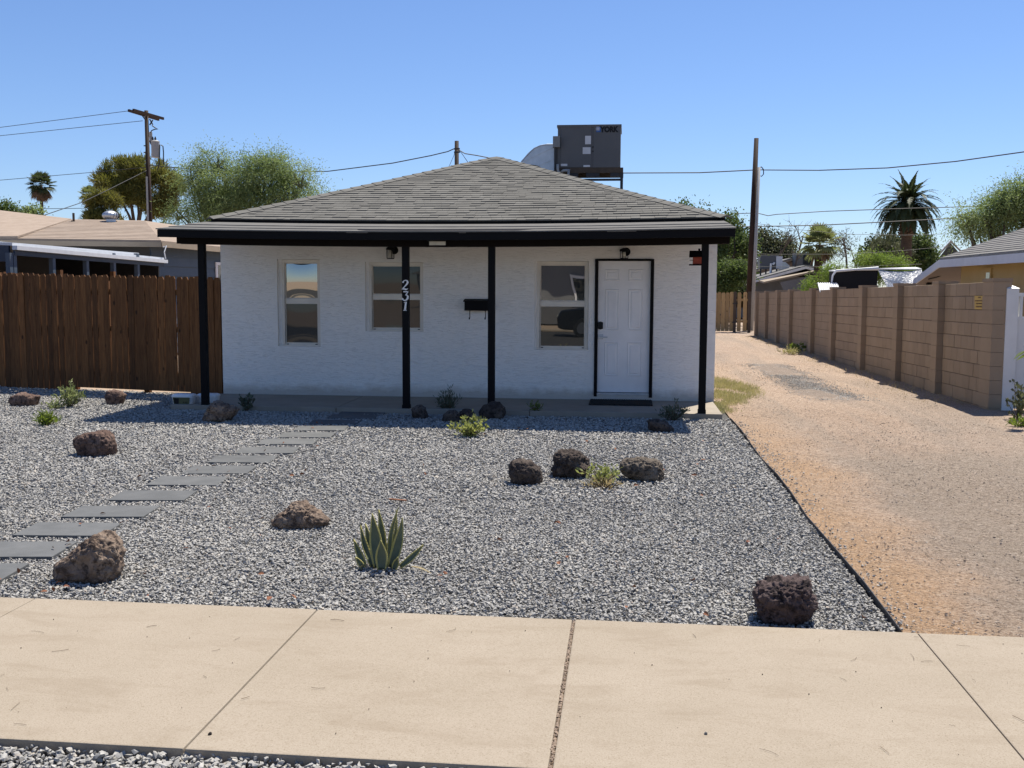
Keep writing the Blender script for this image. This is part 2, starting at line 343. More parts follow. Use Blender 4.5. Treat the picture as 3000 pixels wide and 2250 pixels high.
M['red'] = mat('birdhouse_red', [(0, (.30,.045,.02)), (1, (.40,.075,.035))], 14, sc=(4,4,1), rough=.7)
M['block'] = mat('block_tan', [(0, (.385,.285,.19)), (1, (.475,.365,.255))], 2.2, rough=.95, bmp=.6, bscale=110, bdist=.004, rnd=.07, detail=8, spec=.1)
M['mortar'] = mat('mortar_tan', (.17,.125,.088), 5, rough=.95)
M['yellowsign'] = mat('yellow_sign', (.62,.38,.045), 5, rough=.5)
M['signink'] = mat('sign_ink', (.16,.075,.01), 5, rough=.6)
M['vinylwhite'] = mat('white_vinyl_fence', (.66,.67,.66), 2, rough=.35, spec=.45)
M['yellowpaint'] = mat('yellow_siding', [(0, (.66,.48,.20)), (1, (.74,.56,.26))], 2, rough=.7, bmp=.1)
M['whitetrim'] = mat('white_trim', (.66,.66,.68), 3, rough=.55)
M['greyroof'] = mat('grey_roof', [(0, (.19,.185,.175)), (1, (.30,.29,.275))], 5, rough=.95, bmp=.4, bscale=60, bdist=.01, rnd=.12)
M['tanroof'] = mat('tan_roof', [(0, (.33,.255,.195)), (1, (.46,.37,.295))], 4, rough=.95, bmp=.4, bscale=60, bdist=.01, rnd=.09)
M['tanfascia'] = mat('tan_fascia', (.40,.325,.235), 3, rough=.7)
M['bluegrey'] = mat('blue_grey_siding', [(0, (.085,.118,.16)), (1, (.115,.15,.195))], 3, rough=.7, rnd=.05)
M['darkblue'] = mat('dark_blue_trim', (.045,.065,.10), 3, rough=.6)
M['browngrey'] = mat('brown_grey_wall', (.13,.12,.11), 3, rough=.8)
M['gutter'] = mat('white_gutter', [(0, (.50,.52,.55)), (1, (.62,.64,.66))], 6, rough=.5)
M['interior'] = mat('interior_shade', (.02,.02,.022), 3, rough=.9)  # near-black colour stands in for the shade inside the patio
M['greywall'] = mat('grey_house_wall', (.22,.225,.235), 2, rough=.8)
M['pinkwall'] = mat('pinkish_wall', (.32,.27,.25), 2, rough=.8)
M['cooler'] = mat('cooler_blue_grey', (.085,.11,.13), 4, rough=.6)
M['tarp'] = mat('silver_tarp', [(0, (.30,.31,.32)), (1, (.72,.73,.75))], 14, rough=.35, metal=.6, bmp=1, bscale=18, bdist=.04)
M['mesh'] = mat('black_mesh', (.012,.012,.013), 20, rough=.8)
M['asphalt'] = mat('asphalt', [(0, (.045,.045,.047)), (1, (.075,.074,.072))], 30, rough=.9, bmp=.4, bscale=150)
M['dirt'] = mat('yard_dirt', [(0, (.40,.30,.215)), (1, (.54,.42,.32))], .6, rough=.95, bmp=.5, bscale=20, bdist=.03, detail=9)
M['olivewall'] = mat('olive_gable', (.10,.105,.085), 3, rough=.8)
M['mat'] = mat('rubber_mat', (.022,.021,.02), 30, rough=.9, bmp=.8, bscale=80)
M['carblack'] = mat('car_paint', (.012,.013,.015), 2, rough=.15, spec=.6)
M['tyre'] = mat('tyre', (.02,.02,.02), 8, rough=.85)
M['rim'] = mat('rim', (.45,.45,.46), 4, rough=.3, metal=.9)
M['labelgreen'] = mat('bin_label_green', (.16,.16,.075), 8, rough=.6)
M['lens'] = mat('lamp_lens', (.60,.58,.50), 12, rough=.25)
M['wire'] = mat('cable_black', (.02,.022,.027), 5, rough=.6)
def m_glass(name, tint, refl, wob):
    m, nt, bs = newmat(name)
    bs.inputs['Base Color'].default_value = (*tint, 1); bs.inputs['Roughness'].default_value = .25; bs.inputs['Specular IOR Level'].default_value = .12
    gl = nd(nt, 'ShaderNodeBsdfGlossy'); gl.inputs['Roughness'].default_value = .012; gl.inputs['Color'].default_value = (.98,.95,.86,1)
    h = noi(nt, pos(nt, (1,1,1)), 1.7, 1, .4); nb = bump(nt, None, h, 1, wob); nt.links.new(nb, gl.inputs['Normal'])
    mx = nd(nt, 'ShaderNodeMixShader'); mx.inputs[0].default_value = refl
    nt.links.new(bs.outputs[0], mx.inputs[1]); nt.links.new(gl.outputs[0], mx.inputs[2]); nt.links.new(mx.outputs[0], nt.nodes['Material Output'].inputs[0]); return m
M['glass'] = m_glass('coated_window_glass', (.016,.02,.021), .34, .003)
M['screen'] = m_glass('screened_window_glass', (.030,.036,.040), .035, .004)
M['dimglass'] = m_glass('dim_window_glass', (.016,.02,.02), .17, .0015)
M['farglass'] = m_glass('far_glass', (.02,.025,.03), .3, .01)

# ------------------------------------------------------------------ the setting
def sheet(name, poly, z, m, t=.05):
    mb = MB().slab([(x, y, z) for x, y in poly], (0,0,-1), 0, m=0) if t == 0 else None
    mb = MB().add([(x, y, z) for x, y in poly], [tuple(range(len(poly)))])
    return tag(mb.build(name, m), kind='structure')
sheet('ground', [(-500,-300),(500,-300),(500,900),(-500,900)], -.07, M['dirt'])
def grid_sheet(name, x0, x1, y0, y1, z, nx, ny, m, amp=0, seed=0, hf=None):
    vs = []; fs = []
    for j in range(ny+1):
        for i in range(nx+1):
            x = x0+(x1-x0)*i/nx; y = y0+(y1-y0)*j/ny
            h = noise.fractal(Vector((x*.8+seed, y*.8, seed)), 1, 2, 4)*amp
            if hf: h += hf(x, y)
            vs.append((x, y, z+h))
    for j in range(ny):
        for i in range(nx):
            a = j*(nx+1)+i; fs.append((a, a+1, a+nx+2, a+nx+1))
    o = MB().add(vs, fs).build(name, m, smooth=True); return tag(o, kind='structure')
grid_sheet('driveway', 1.36, 9.0, 5.04, 44, -.02, 110, 400, M['drive'], .018, 3,
           lambda x, y: .03*max(0, 1-abs(x-3.1)/1.2)*min(1, max(0, (y-13)/4)) - .012*max(0, 1-abs(x-2.3)/.5))
sheet('backyard', [(-10.3,15.6),(1.36,15.6),(1.36,44),(-10.3,44)], -.03, M['dirt'])
sheet('gravel_bed', [(-14,5.07),(1.355,5.07),(1.355,14.9),(-14,16.4)], -.035, M['gravelbase'])
sheet('gravel_strip', [(-14,1.75),(9,1.75),(9,3.44),(-14,3.44)], -.055, M['gravelbase'])
sheet('road', [(-90,-9),(90,-9),(90,1.45),(-90,1.45)], -.06, M['asphalt'])
tag(B(-90,90,1.45,1.72,-.2,-.01).build('street_kerb', M['sidewalk'], bevel=.02), kind='structure')
# pavement: concrete slabs with joints
sw = B(-15,10.5,3.452,5.068,-.20,-.016).build('pavement', M['mortar']); tag(sw, kind='structure')
xs = [-14.6,-13.05,-11.5,-9.95,-8.4,-6.75,-4.9,-3.10,-1.560,-.252,1.428,2.98,4.5,6.05,7.6,9.2,10.4]
for i in range(len(xs)-1):
    a, b = xs[i]+.0025, xs[i+1]-.0025
    if abs(xs[i]+.252) < .01: a = -.229
    if abs(xs[i+1]+.252) < .01: b = -.245
    MB().box(a, b, 3.44, 5.072, -.15, R.uniform(-.003,.0)).build('concrete_slab', M['sidewalk'], sw, bevel=.007)
# crumbly filler in the wide joint
rng = np.random.default_rng(5)
def hullstones_mesh(n, spots, size, m, name, parent=None, kind='stuff', label=None, cat=None):
    mb = MB()
    for k in range(n):
        x, y, z = spots(k); s = R.uniform(*size)
        vs = []
        for a in range(6):
            t = a*math.pi/3+R.uniform(-.3,.3); vs.append((x+s*math.cos(t)*R.uniform(.7,1.2), y+s*math.sin(t)*R.uniform(.7,1.2), z+R.uniform(-.1,.1)*s))
        vs += [(x+R.uniform(-.3,.3)*s, y+R.uniform(-.3,.3)*s, z+s*R.uniform(.5,.8)), (x, y, z-s*.5)]
        mb.add(vs, [(i, (i+1) % 6, 6) for i in range(6)]+[((i+1) % 6, i, 7) for i in range(6)])
    o = mb.build(name, m, parent); return tag(o, label, cat, kind=kind)
hullstones_mesh(420, lambda k: (R.gauss(-.237,.004), R.uniform(3.45,5.07), -.008+R.uniform(0,.005)), (.003,.006), M['dirt'], 'joint_filler', sw)

# loose stones by geometry nodes: points carry their own size
def stone_nodes(name, material, seeds, flat=.6):
    ng = bpy.data.node_groups.new(name, 'GeometryNodeTree')
    ng.interface.new_socket('Geometry', in_out='INPUT', socket_type='NodeSocketGeometry')
    ng.interface.new_socket('Geometry', in_out='OUTPUT', socket_type='NodeSocketGeometry')
    N = ng.nodes; L = ng.links; gi = N.new('NodeGroupInput'); go = N.new('NodeGroupOutput')
    join = N.new('GeometryNodeJoinGeometry')
    for s in seeds:
        p = N.new('GeometryNodePoints'); p.inputs['Count'].default_value = 15
        rv = N.new('FunctionNodeRandomValue'); rv.data_type = 'FLOAT_VECTOR'
        rv.inputs[0].default_value = (-1, -.72, -flat); rv.inputs[1].default_value = (1, .72, flat); rv.inputs['Seed'].default_value = s
        L.new(rv.outputs[0], p.inputs['Position'])
        ch = N.new('GeometryNodeConvexHull'); L.new(p.outputs[0], ch.inputs[0])
        ss = N.new('GeometryNodeSetShadeSmooth'); ss.inputs['Shade Smooth'].default_value = False; L.new(ch.outputs[0], ss.inputs[0])
        gi2 = N.new('GeometryNodeGeometryToInstance'); L.new(ss.outputs[0], gi2.inputs[0]); L.new(gi2.outputs[0], join.inputs[0])
    iop = N.new('GeometryNodeInstanceOnPoints'); L.new(gi.outputs[0], iop.inputs['Points']); L.new(join.outputs[0], iop.inputs['Instance'])
    iop.inputs['Pick Instance'].default_value = True
    ri = N.new('FunctionNodeRandomValue'); ri.data_type = 'INT'; ri.inputs[4].default_value = 0; ri.inputs[5].default_value = len(seeds)-1; ri.inputs['Seed'].default_value = 3
    L.new(ri.outputs[2], iop.inputs['Instance Index'])
    rr = N.new('FunctionNodeRandomValue'); rr.data_type = 'FLOAT_VECTOR'; rr.inputs[0].default_value = (-.42, -.42, 0); rr.inputs[1].default_value = (.42, .42, 6.283); rr.inputs['Seed'].default_value = 9
    L.new(rr.outputs[0], iop.inputs['Rotation'])
    na = N.new('GeometryNodeInputNamedAttribute'); na.data_type = 'FLOAT'; na.inputs[0].default_value = 'sz'; L.new(na.outputs[0], iop.inputs['Scale'])
    sm = N.new('GeometryNodeSetMaterial'); sm.inputs['Material'].default_value = material
    L.new(iop.outputs[0], sm.inputs[0]); L.new(sm.outputs[0], go.inputs[0]); return ng
def stones(name, label, cat, P, S, ng, m):
    me = bpy.data.meshes.new(name); n = len(P); me.vertices.add(n); me.vertices.foreach_set('co', np.asarray(P, dtype=np.float32).ravel())
    at_ = me.attributes.new('sz', 'FLOAT', 'POINT'); at_.data.foreach_set('value', np.asarray(S, dtype=np.float32)); me.materials.append(m)
    o = link(name, me); md = o.modifiers.new('stones', 'NODES'); md.node_group = ng
    return tag(o, label, cat, kind='stuff')
NG = stone_nodes('crushed_stone', M['gravel'], range(11, 21)); NGP = stone_nodes('pebbles', M['pebble'], range(41, 47), .5)

# stepping stones (positions first: the gravel keeps off them)
STEPS = [(-3.79,5.50),(-3.80,6.05),(-3.775,6.60),(-3.755,7.17),(-3.725,7.77),(-3.705,8.40),(-3.655,8.94),(-3.645,9.54),(-3.61,10.09),(-3.585,10.68),(-3.545,11.20),(-3.53,11.735),(-3.535,12.315),(-3.46,12.87),(-3.445,13.33)]
SA = math.radians(7.4)
def in_step(x, y, pad=-.03):
    r = np.zeros(len(x), bool)
    for sx, sy in STEPS:
        u = (x-sx)*math.cos(SA)+(y-sy)*math.sin(SA); v = -(x-sx)*math.sin(SA)+(y-sy)*math.cos(SA)
        r |= (abs(u) < .295+pad) & (abs(v) < .195+pad)
    return r
def gravel_pts(x0, x1, y0, y1, dens, smin, smax, zj, fn=None):
    n = int((x1-x0)*(y1-y0)*dens); x = rng.uniform(x0, x1, n); y = rng.uniform(y0, y1, n)
    s = smin*(smax/smin)**rng.random(n)**1.3
    z = -.034+rng.uniform(0, zj, n)+.25*s
    k = ~in_step(x, y)
    if fn is not None: k &= fn(x, y)
    return np.c_[x, y, z][k], s[k]
vis = lambda x, y: (x > -.70*y-.5) & (x < 1.345) & ~((y > 13.30) & (x > -6.12) & (x < 1.3)) & (y < 14.95-.235*(x+6)+.2)
A = [gravel_pts(-6.5,1.35,5.075,8.0,5200,.0058,.0142,.016,vis), gravel_pts(-8.5,1.35,8.0,11.0,3000,.0075,.018,.018,vis), gravel_pts(-12,1.35,11.0,16.2,1900,.009,.021,.02,vis)]
stones('gravel', 'grey crushed gravel covering the front yard', 'gravel', np.vstack([a for a, _ in A]), np.hstack([s for _, s in A]), NG, M['gravel'])
P, S = gravel_pts(-3.2,-.2,2.7,3.452,5200,.008,.018,.03)
P[:,2] -= .02
stones('gravel_verge', 'coarse grey gravel in the strip on the street side of the pavement', 'gravel', P, S, NG, M['gravel'])
def drive_pts(n):
    x = rng.uniform(1.4, 5.0, n); y = 5.1+rng.random(n)**1.6*22
    w = np.array([noise.noise(Vector((a*.9, b*.6, 4))) for a, b in zip(x, y)])
    k = (w > .0) | (rng.random(n) < .35); z = np.full(n, -.012)
    s = .0028*(.0105/.0028)**(rng.random(n)**2.6)
    return np.c_[x, y, z][k], s[k]
P, S = drive_pts(48000); stones('driveway_pebbles', 'loose pebbles scattered over the dirt driveway', 'pebbles', P, S, NGP, M['pebble'])
n = 7000; x = rng.normal(3.1, .22, n); y = rng.uniform(15.7, 23, n); x += (19.5-y)*.035
stones('driveway_gravel_streak', 'streak of grey gravel worn into the driveway beside the house', 'gravel', np.c_[x, y, np.full(n, .005)], rng.uniform(.005,.013,n), NG, M['gravel'])
n = 420; x = 1.36+np.abs(rng.normal(0,.09,n)); y = 5.1+rng.random(n)*8
stones('spilled_gravel', 'stray grey stones spilled over the edging onto the driveway', 'gravel', np.c_[x, y, np.full(n, -.01)], rng.uniform(.005,.013,n), NG, M['gravel'])
# metal landscape edging
tag(MB().add([v for x, y in [(1.352,5.075)]+[(1.352+.016*math.sin(k*1.7), 5.075+.85*k) for k in range(1, 10)]+[(1.345,13.3)] for v in ((x-.0025,y,-.08),(x+.0025,y,-.08),(x+.0025,y,.006+.004*math.sin(y*3)),(x-.0025,y,.006+.004*math.sin(y*3)))],
    [(4*i+j, 4*i+(j+1) % 4, 4*i+4+(j+1) % 4, 4*i+4+j) for i in range(10) for j in range(4)]+[(0,3,2,1)]).build('landscape_edging', M['steel']),
    'thin dark edging strip between grey gravel and dirt driveway', 'edging')
ORD = ['nearest the pavement','second from the pavement','third from the pavement','fourth from the pavement','fifth from the pavement','sixth from the pavement','seventh from the pavement','eighth from the pavement','eighth from the porch','seventh from the porch','sixth from the porch','fifth from the porch','third from the porch, just in its shadow edge','second from the porch, in shade','nearest the porch, in shade']
ORD[11] = 'fourth from the porch'; ORD[10] = 'fifth from the porch'; ORD[9] = 'sixth from the porch'; ORD[8] = 'seventh from the porch'
stp = None
for (x, y), w in zip(STEPS, ORD):
    mb = MB(); bm0 = [(-.295,-.195),(.295,-.195),(.295,.195),(-.295,.195)]
    mb.box(-.295,.295,-.195,.195,-.03,.012)
    if stp is None: stp = mb.build('stepping_stone', M['slate'], bevel=.004); o = stp
    else: o = copy_of(stp, (0,0,0))
    o.location = (x+R.uniform(-.012,.012), y, -.017+R.uniform(-.002,.003)); o.rotation_euler = (R.uniform(-.008,.008), R.uniform(-.006,.006), SA+R.uniform(-.02,.02))
    tag(o, 'dark slate stepping stone, '+w, 'stepping stone', 'stepping stones across the gravel')

# ------------------------------------------------------------------ house
FY = 14.82; XL, XR = -5.955, 1.26; SLABZ = .05
def sag(x): return -.042*max(0, 1-((x+2.35)/3.75)**2)
house = empty('house', (-2.35, FY, 0), 'small white stucco house with grey hip roof and black porch', 'house')
WIN = [(-5.10,-4.455,.77,2.043), (-3.777,-2.919,1.003,2.005), (-1.301,-.530,.76,2.022)]
DOOR = (-.441,.389,.126,2.055)
def facade():
    mb = MB(); ops = WIN+[DOOR]
    xs = sorted({XL, XR}|{o[0] for o in ops}|{o[1] for o in ops}); zs = sorted({0, 2.62}|{o[2] for o in ops}|{o[3] for o in ops})
    def inside(x, z): return any(o[0] < x < o[1] and o[2] < z < o[3] for o in ops)
    for i in range(len(xs)-1):
        for j in range(len(zs)-1):
            if not inside((xs[i]+xs[i+1])/2, (zs[j]+zs[j+1])/2):
                mb.add([(xs[i],FY,zs[j]),(xs[i+1],FY,zs[j]),(xs[i+1],FY,zs[j+1]),(xs[i],FY,zs[j+1])], [(0,1,2,3)])
    for a, b, c, d in ops:
        D = FY+.16
        mb.add([(a,FY,c),(b,FY,c),(b,FY,d),(a,FY,d),(a,D,c),(b,D,c),(b,D,d),(a,D,d)], [(0,4,5,1),(1,5,6,2),(2,6,7,3),(3,7,4,0)])
    for (a, b, c, d), rv in zip(WIN, (.055,.045,.03)): mb.add([(a,FY+.047,c),(a+rv+.01,FY+.047,c),(a+rv+.01,FY+.047,d),(a,FY+.047,d)], [(0,1,2,3)])
    YB = 23.6
    mb.add([(XL,FY,0),(XL,YB,0),(XL,YB,2.62),(XL,FY,2.62),(XR,FY,0),(XR,YB,0),(XR,YB,2.62),(XR,FY,2.62)], [(0,3,2,1),(4,5,6,7),(1,2,6,5)])
    mb.add([(XL+.1,FY+.165,0),(XR-.1,FY+.165,0),(XR-.1,FY+.165,2.6),(XL+.1,FY+.165,2.6)], [(0,1,2,3)])
    return mb
facade().build('wall', M['stucco'], house)
def window(a, b, c, d, rev, gl, i, bows=(.002,.002)):
    # the recess reads deeper on the left jamb; the vinyl frame sits 5 cm back
    y = FY+.045; fw = .045; mid = (c+d)/2+(.03 if i != 1 else -.0)
    mb = MB(); a0, b0, c0, d0 = a+rev, b-.004, c+.004, d-.004
    for q in ((a0,a0+fw,c0,d0),(b0-fw,b0,c0,d0)): mb.box(q[0],q[1],y,y+.1,q[2],q[3])
    mb.box(a0+fw,b0-fw,y,y+.1,d0-fw,d0); mb.box(a0+fw,b0-fw,y,y+.1,c0,c0+fw*.8)
    w = mb.build('window', M['vinyl'], house, bevel=.004)
    x0, x1 = a0+fw, b0-fw
    MB().box(x0-.001,x1+.001,y+.012,y+.05,mid-.032,mid+.032).build('meeting_rail', M['vinyl'], w, bevel=.003)
    for (z0, z1, dy, g, bw_) in ((mid+.032, d0-fw, .045, gl[0], bows[0]), (c0+fw*.8, mid-.032, .025, gl[1], bows[1])):
        nx = 10; vs = []; fs = []
        for k in range(nx+1):
            for q in range(nx+1):
                u, v = k/nx, q/nx; bow = bw_*(1-(2*u-1)**2*.4)*(1-(2*v-1)**2)
                vs.append((x0+(x1-x0)*u, y+dy+bow, z0+(z1-z0)*v))
        for k in range(nx):
            for q in range(nx):
                p = k*(nx+1)+q; fs.append((p, p+nx+1, p+nx+2, p+1))
        MB().add(vs, fs).build('pane', M[g], w, smooth=True)
        bd = .012; sm = MB()
        sm.box(x0,x0+bd,y+dy-.012,y+dy-.001,z0,z1).box(x1-bd,x1,y+dy-.012,y+dy-.001,z0,z1).box(x0+bd,x1-bd,y+dy-.012,y+dy-.001,z0,z0+bd).box(x0+bd,x1-bd,y+dy-.012,y+dy-.001,z1-bd,z1)
        sm.build('sash', M['vinyl'], w)
    MB().box(a0+.002,b0-.002,y-.022,y-.001,c0-.002,c0+.018).build('sill', M['vinyl'], w, bevel=.003)
    for xx in (x0+.02, x1-.04): MB().box(xx,xx+.03,y-.012,y+.011,c0+.019,c0+.03).build('sash_latch', M['ink'], w)
window(*WIN[0], .055, ('glass','screen'), 0, (-.010,-.003)); window(*WIN[1], .045, ('screen','screen'), 1, (-.003,.003)); window(*WIN[2], .03, ('glass','dimglass'), 2, (.0004,-.0004))
# door
a, b, c, d = DOOR; fw = .044
mb = MB().box(a,a+fw,FY-.02,FY+.13,c-.03,d).box(b-fw,b,FY-.02,FY+.13,c-.035,d).box(a+fw,b-fw,FY-.02,FY+.13,d-.026,d)
mb.build('door_frame', M['black'], house, bevel=.004)
MB().box(a+fw+.001,b-fw-.001,FY-.01,FY+.12,c-.004,c+.026).build('threshold', M['galv'], house)
dx0, dx1, dz0, dz1 = a+fw+.003, b-fw-.003, c+.034, d-.029
door = MB().box(dx0,dx1,FY+.03,FY+.075,dz0,dz1).build('door', M['doorwhite'], house)
for (x0, x1, z0, z1) in ((-.304,-.091,1.747,1.909),(.033,.238,1.747,1.909),(-.294,-.092,1.045,1.631),(.035,.240,1.045,1.631),(-.296,-.092,.390,.875),(.030,.238,.390,.875)):
    p = MB(); y = FY+.03; w = .020
    def ring(i, o, yi, yo):
        p.add([(x0+o,yo,z0+o),(x1-o,yo,z0+o),(x1-o,yo,z1-o),(x0+o,yo,z1-o),(x0+i,yi,z0+i),(x1-i,yi,z0+i),(x1-i,yi,z1-i),(x0+i,yi,z1-i)], [(0,1,5,4),(1,2,6,5),(2,3,7,6),(3,0,4,7)])
    ring(.010, 0, y-.009, y-.0005); ring(.024, .010, y-.002, y-.009); ring(.036, .024, y-.002, y-.002); ring(.046, .036, y-.008, y-.002)
    p.add([(x0+.046,y-.008,z0+.046),(x1-.046,y-.008,z0+.046),(x1-.046,y-.008,z1-.046),(x0+.046,y-.008,z1-.046)], [(0,1,2,3)])
    p.build('door_panel', M['doorwhite'], door)
mb = MB(); lx = -.356; hz = [(-.036,-.045),(0,-.058),(.036,-.045),(.036,.045),(0,.058),(-.036,.045)]
mb.slab([(lx+x, FY+.029, 1.112+z) for x, z in hz], (0,-1,0), .022).build('keypad_lock', M['ink'], door, bevel=.003)
hb = MB().box(-.392,-.316,FY+.014,FY+.029,.917,.987).tube([(-.354,FY+.014,.952),(-.354,FY-.03,.952)], .012, 10).box(-.362,-.252,FY-.040,FY-.026,.940,.957)
hb.build('lever_handle', M['galv'], door, bevel=.002)
# wall lanterns
for nm, X, Z0, Z1 in (('left', -3.37, 2.055, 2.235), ('right', -.034, 2.06, 2.215)):
    yy = FY-.13
    l = MB().lathe([(.02,Z1-.01),(.062,Z1-.03),(.066,Z1-.055),(.058,Z1-.06)][::-1], (X,yy,0), 12)
    l.lathe([(.052,Z0-.008),(.055,Z0+.004)], (X,yy,0), 12)
    for k in range(6):
        t = k*math.pi/3; l.tube([(X+.052*math.cos(t),yy+.052*math.sin(t),Z0),(X+.055*math.cos(t),yy+.055*math.sin(t),Z1-.055)], .005, 5)
    l.tube([(X,yy,Z1-.03),(X+.02,yy+.05,Z1-.02),(X+.03,FY-.02,Z1-.06)], .012, 6)
    lo = l.build('wall_lantern', M['black'], house)
    MB().lathe([(.05,-.015),(.05,.0)], (0,0,0), 14)
    pl = MB(); pl.slab([(X+.03+.058*math.cos(k*math.pi/8), FY-.001, Z1-.06+.058*math.sin(k*math.pi/8)) for k in range(16)], (0,-1,0), .02).build('back_plate', M['black'], lo)
    MB().lathe([(.02,Z0+.01),(.03,Z0+.05),(.022,Z1-.065)], (X,yy,0), 10).build('bulb', M['lens'], lo, smooth=True)
# porch slab (three pours with joints)
ps = B(XL-.14, 1.235, 13.34, FY-.001, -.1, SLABZ-.012).build('porch_slab', M['mortar'], house)
for x0, x1 in ((XL-.15,-3.816),(-3.804,-1.232),(-1.222,1.245)):
    MB().box(x0,x1,13.33,FY-.002,-.11,SLABZ).build('concrete_slab', M['concrete'], ps, bevel=.006)
# posts
for X, z0 in ((-5.635,-.03),(-2.868,SLABZ),(-1.735,SLABZ),(.988,SLABZ)):
    p = MB().box(X-.044,X+.044,13.345,13.433,z0,2.30+sag(X)).build('porch_post', M['black'], house, bevel=.004)
    MB().box(X-.05,X+.05,13.339,13.439,z0+.001,z0+.05).build('post_base', M['black'], p)
def board(x0, x1, y0, y1, zb, zt, n=14, sagk=1):
    mb = MB(); vs = []
    for i in range(n+1):
        x = x0+(x1-x0)*i/n; s = sag(x)*sagk; vs += [(x,y0,zb+s),(x,y1,zb+s),(x,y1,zt+s),(x,y0,zt+s)]
    fs = [(4*i+j, 4*i+(j+1) % 4, 4*i+4+(j+1) % 4, 4*i+4+j) for i in range(n) for j in range(4)]
    return mb.add(vs, [f[::-1] for f in fs]+[(0,1,2,3),(4*n+3,4*n+2,4*n+1,4*n)])
board(-5.945, 1.284, 13.30, 13.34, 2.212, 2.40).build('porch_beam', M['darkbrown'], house)
board(-5.945, 1.284, 13.436, 13.476, 2.212, 2.40).build('porch_beam', M['darkbrown'], house)
pr = board(-6.07, 1.318, 13.0, 13.03, 2.283, 2.378).build('porch_fascia', M['black'], house)
for X in (-6.07, 1.288): MB().hexa([(X,13.03,2.283),(X+.03,13.03,2.283),(X+.03,14.60,2.45),(X,14.60,2.45),(X,13.03,2.374),(X+.03,13.03,2.374),(X+.03,14.60,2.55),(X,14.60,2.55)]).build('porch_rake_board', M['black'], house)
# porch roof: deck plus overlapped rolled roofing
EY, EZ = 14.66, 2.628      # main eave line
def prz(y): return 2.386+(y-13.0)*(2.572-2.386)/(EY-13.0)
def strip(y0, y1, x0, x1, lift0, lift1, seed, n=24):
    vs = []; fs = []; rr = random.Random(seed)
    for i in range(n+1):
        x = x0+(x1-x0)*i/n; s = sag(x); w = rr.uniform(-.006,.006)
        vs += [(x,y0+w,prz(y0)+s+lift0-.014),(x,y0+w,prz(y0)+s+lift0),(x,y1,prz(y1)+s+lift1)]
    for i in range(n): a = 3*i; fs += [(a,a+3,a+4,a+1),(a+1,a+4,a+5,a+2)]
    return MB().add(vs, fs)
deck = strip(13.005, EY+.1, -6.06, 1.31, -.004, -.004, 1).build('porch_roof', M['rolled'], house)
MB().add([(-6.05,13.035,2.36),(1.30,13.035,2.36),(1.30,14.8,2.54),(-6.05,14.8,2.54)], [(3,2,1,0)]).build('porch_ceiling', M['darkbrown'], house)
for y0, y1, x0, x1, k in ((12.985,13.42,-6.085,1.33,0),(13.37,13.95,-6.08,1.325,1),(13.88,EY+.08,-6.075,1.32,2)):
    strip(y0, y1, x0, x1, .010+.004*k, .004+.003*k, 30+k).build('roofing_strip', M['rolled'], deck)
# main fascia and roof
PK = at(1455, 462, 18.45); XA, XB = -6.02, 1.345
board(XA, XB, EY, EY+.03, 2.555, 2.625).build('fascia', M['black'], house)
for X in (XA, XB-.03): MB().box(X,X+.03,EY+.03,23.9,2.555,2.62).build('fascia', M['black'], house)
def vL(x, y, z): return Vector((x, y, z))
A0, B0 = vL(XA-.015, EY-.012, EZ), vL(XB+.015, EY-.012, EZ)
RB = Vector((PK.x, 21.0, PK.z)); C0, D0 = vL(XB+.015, 24.0, EZ), vL(XA-.015, 24.0, EZ)
roof = MB().add([A0+Vector((.03,.03,-.03)), B0+Vector((-.03,.03,-.03)), PK-Vector((0,0,.03)), RB-Vector((0,0,.03)), C0, D0], [(0,1,2),(1,4,3,2),(4,5,3),(5,0,2,3)]).build('roof', M['rolled'], house)
UD = Vector((1,0,0)); mid = (A0+B0)/2; VV = PK-mid; VV.x = 0; LV = VV.length; VD = VV.normalized(); ND = UD.cross(VD).normalized()
xp = PK.x
def RP(u, v, h):
    p = Vector((u, A0.y, A0.z))+VD*v+ND*h; p.z += sag(u)*max(0, 1-v/LV*1.15); return p
def clip(poly, f):
    out = []
    for i in range(len(poly)):
        a, b = poly[i], poly[(i+1) % len(poly)]; fa, fb = f(a), f(b)
        if fa >= 0: out.append(a)
        if fa*fb < 0: t = fa/(fa-fb); out.append((a[0]+(b[0]-a[0])*t, a[1]+(b[1]-a[1])*t))
    return out
fl = lambda p: (p[0]-A0.x)-(xp-A0.x)*p[1]/LV
fr = lambda p: (B0.x-p[0])-(B0.x-xp)*p[1]/LV
def tab_geo(poly, v0, e, th, mb):
    k = len(poly)
    def hh(v): return .003+(th-.003)*max(0, 1-(v-v0)/(e*1.25))
    top = [RP(u, v, hh(v)) for u, v in poly]; bot = [RP(u, v, -.004) for u, v in poly]
    return mb.add(top+bot, [tuple(range(k))]+[(i+k, (i+1) % k+k, (i+1) % k, i) for i in range(k)])
EXP = .124; rest = MB(); cnt = 0; rs = random.Random(21)
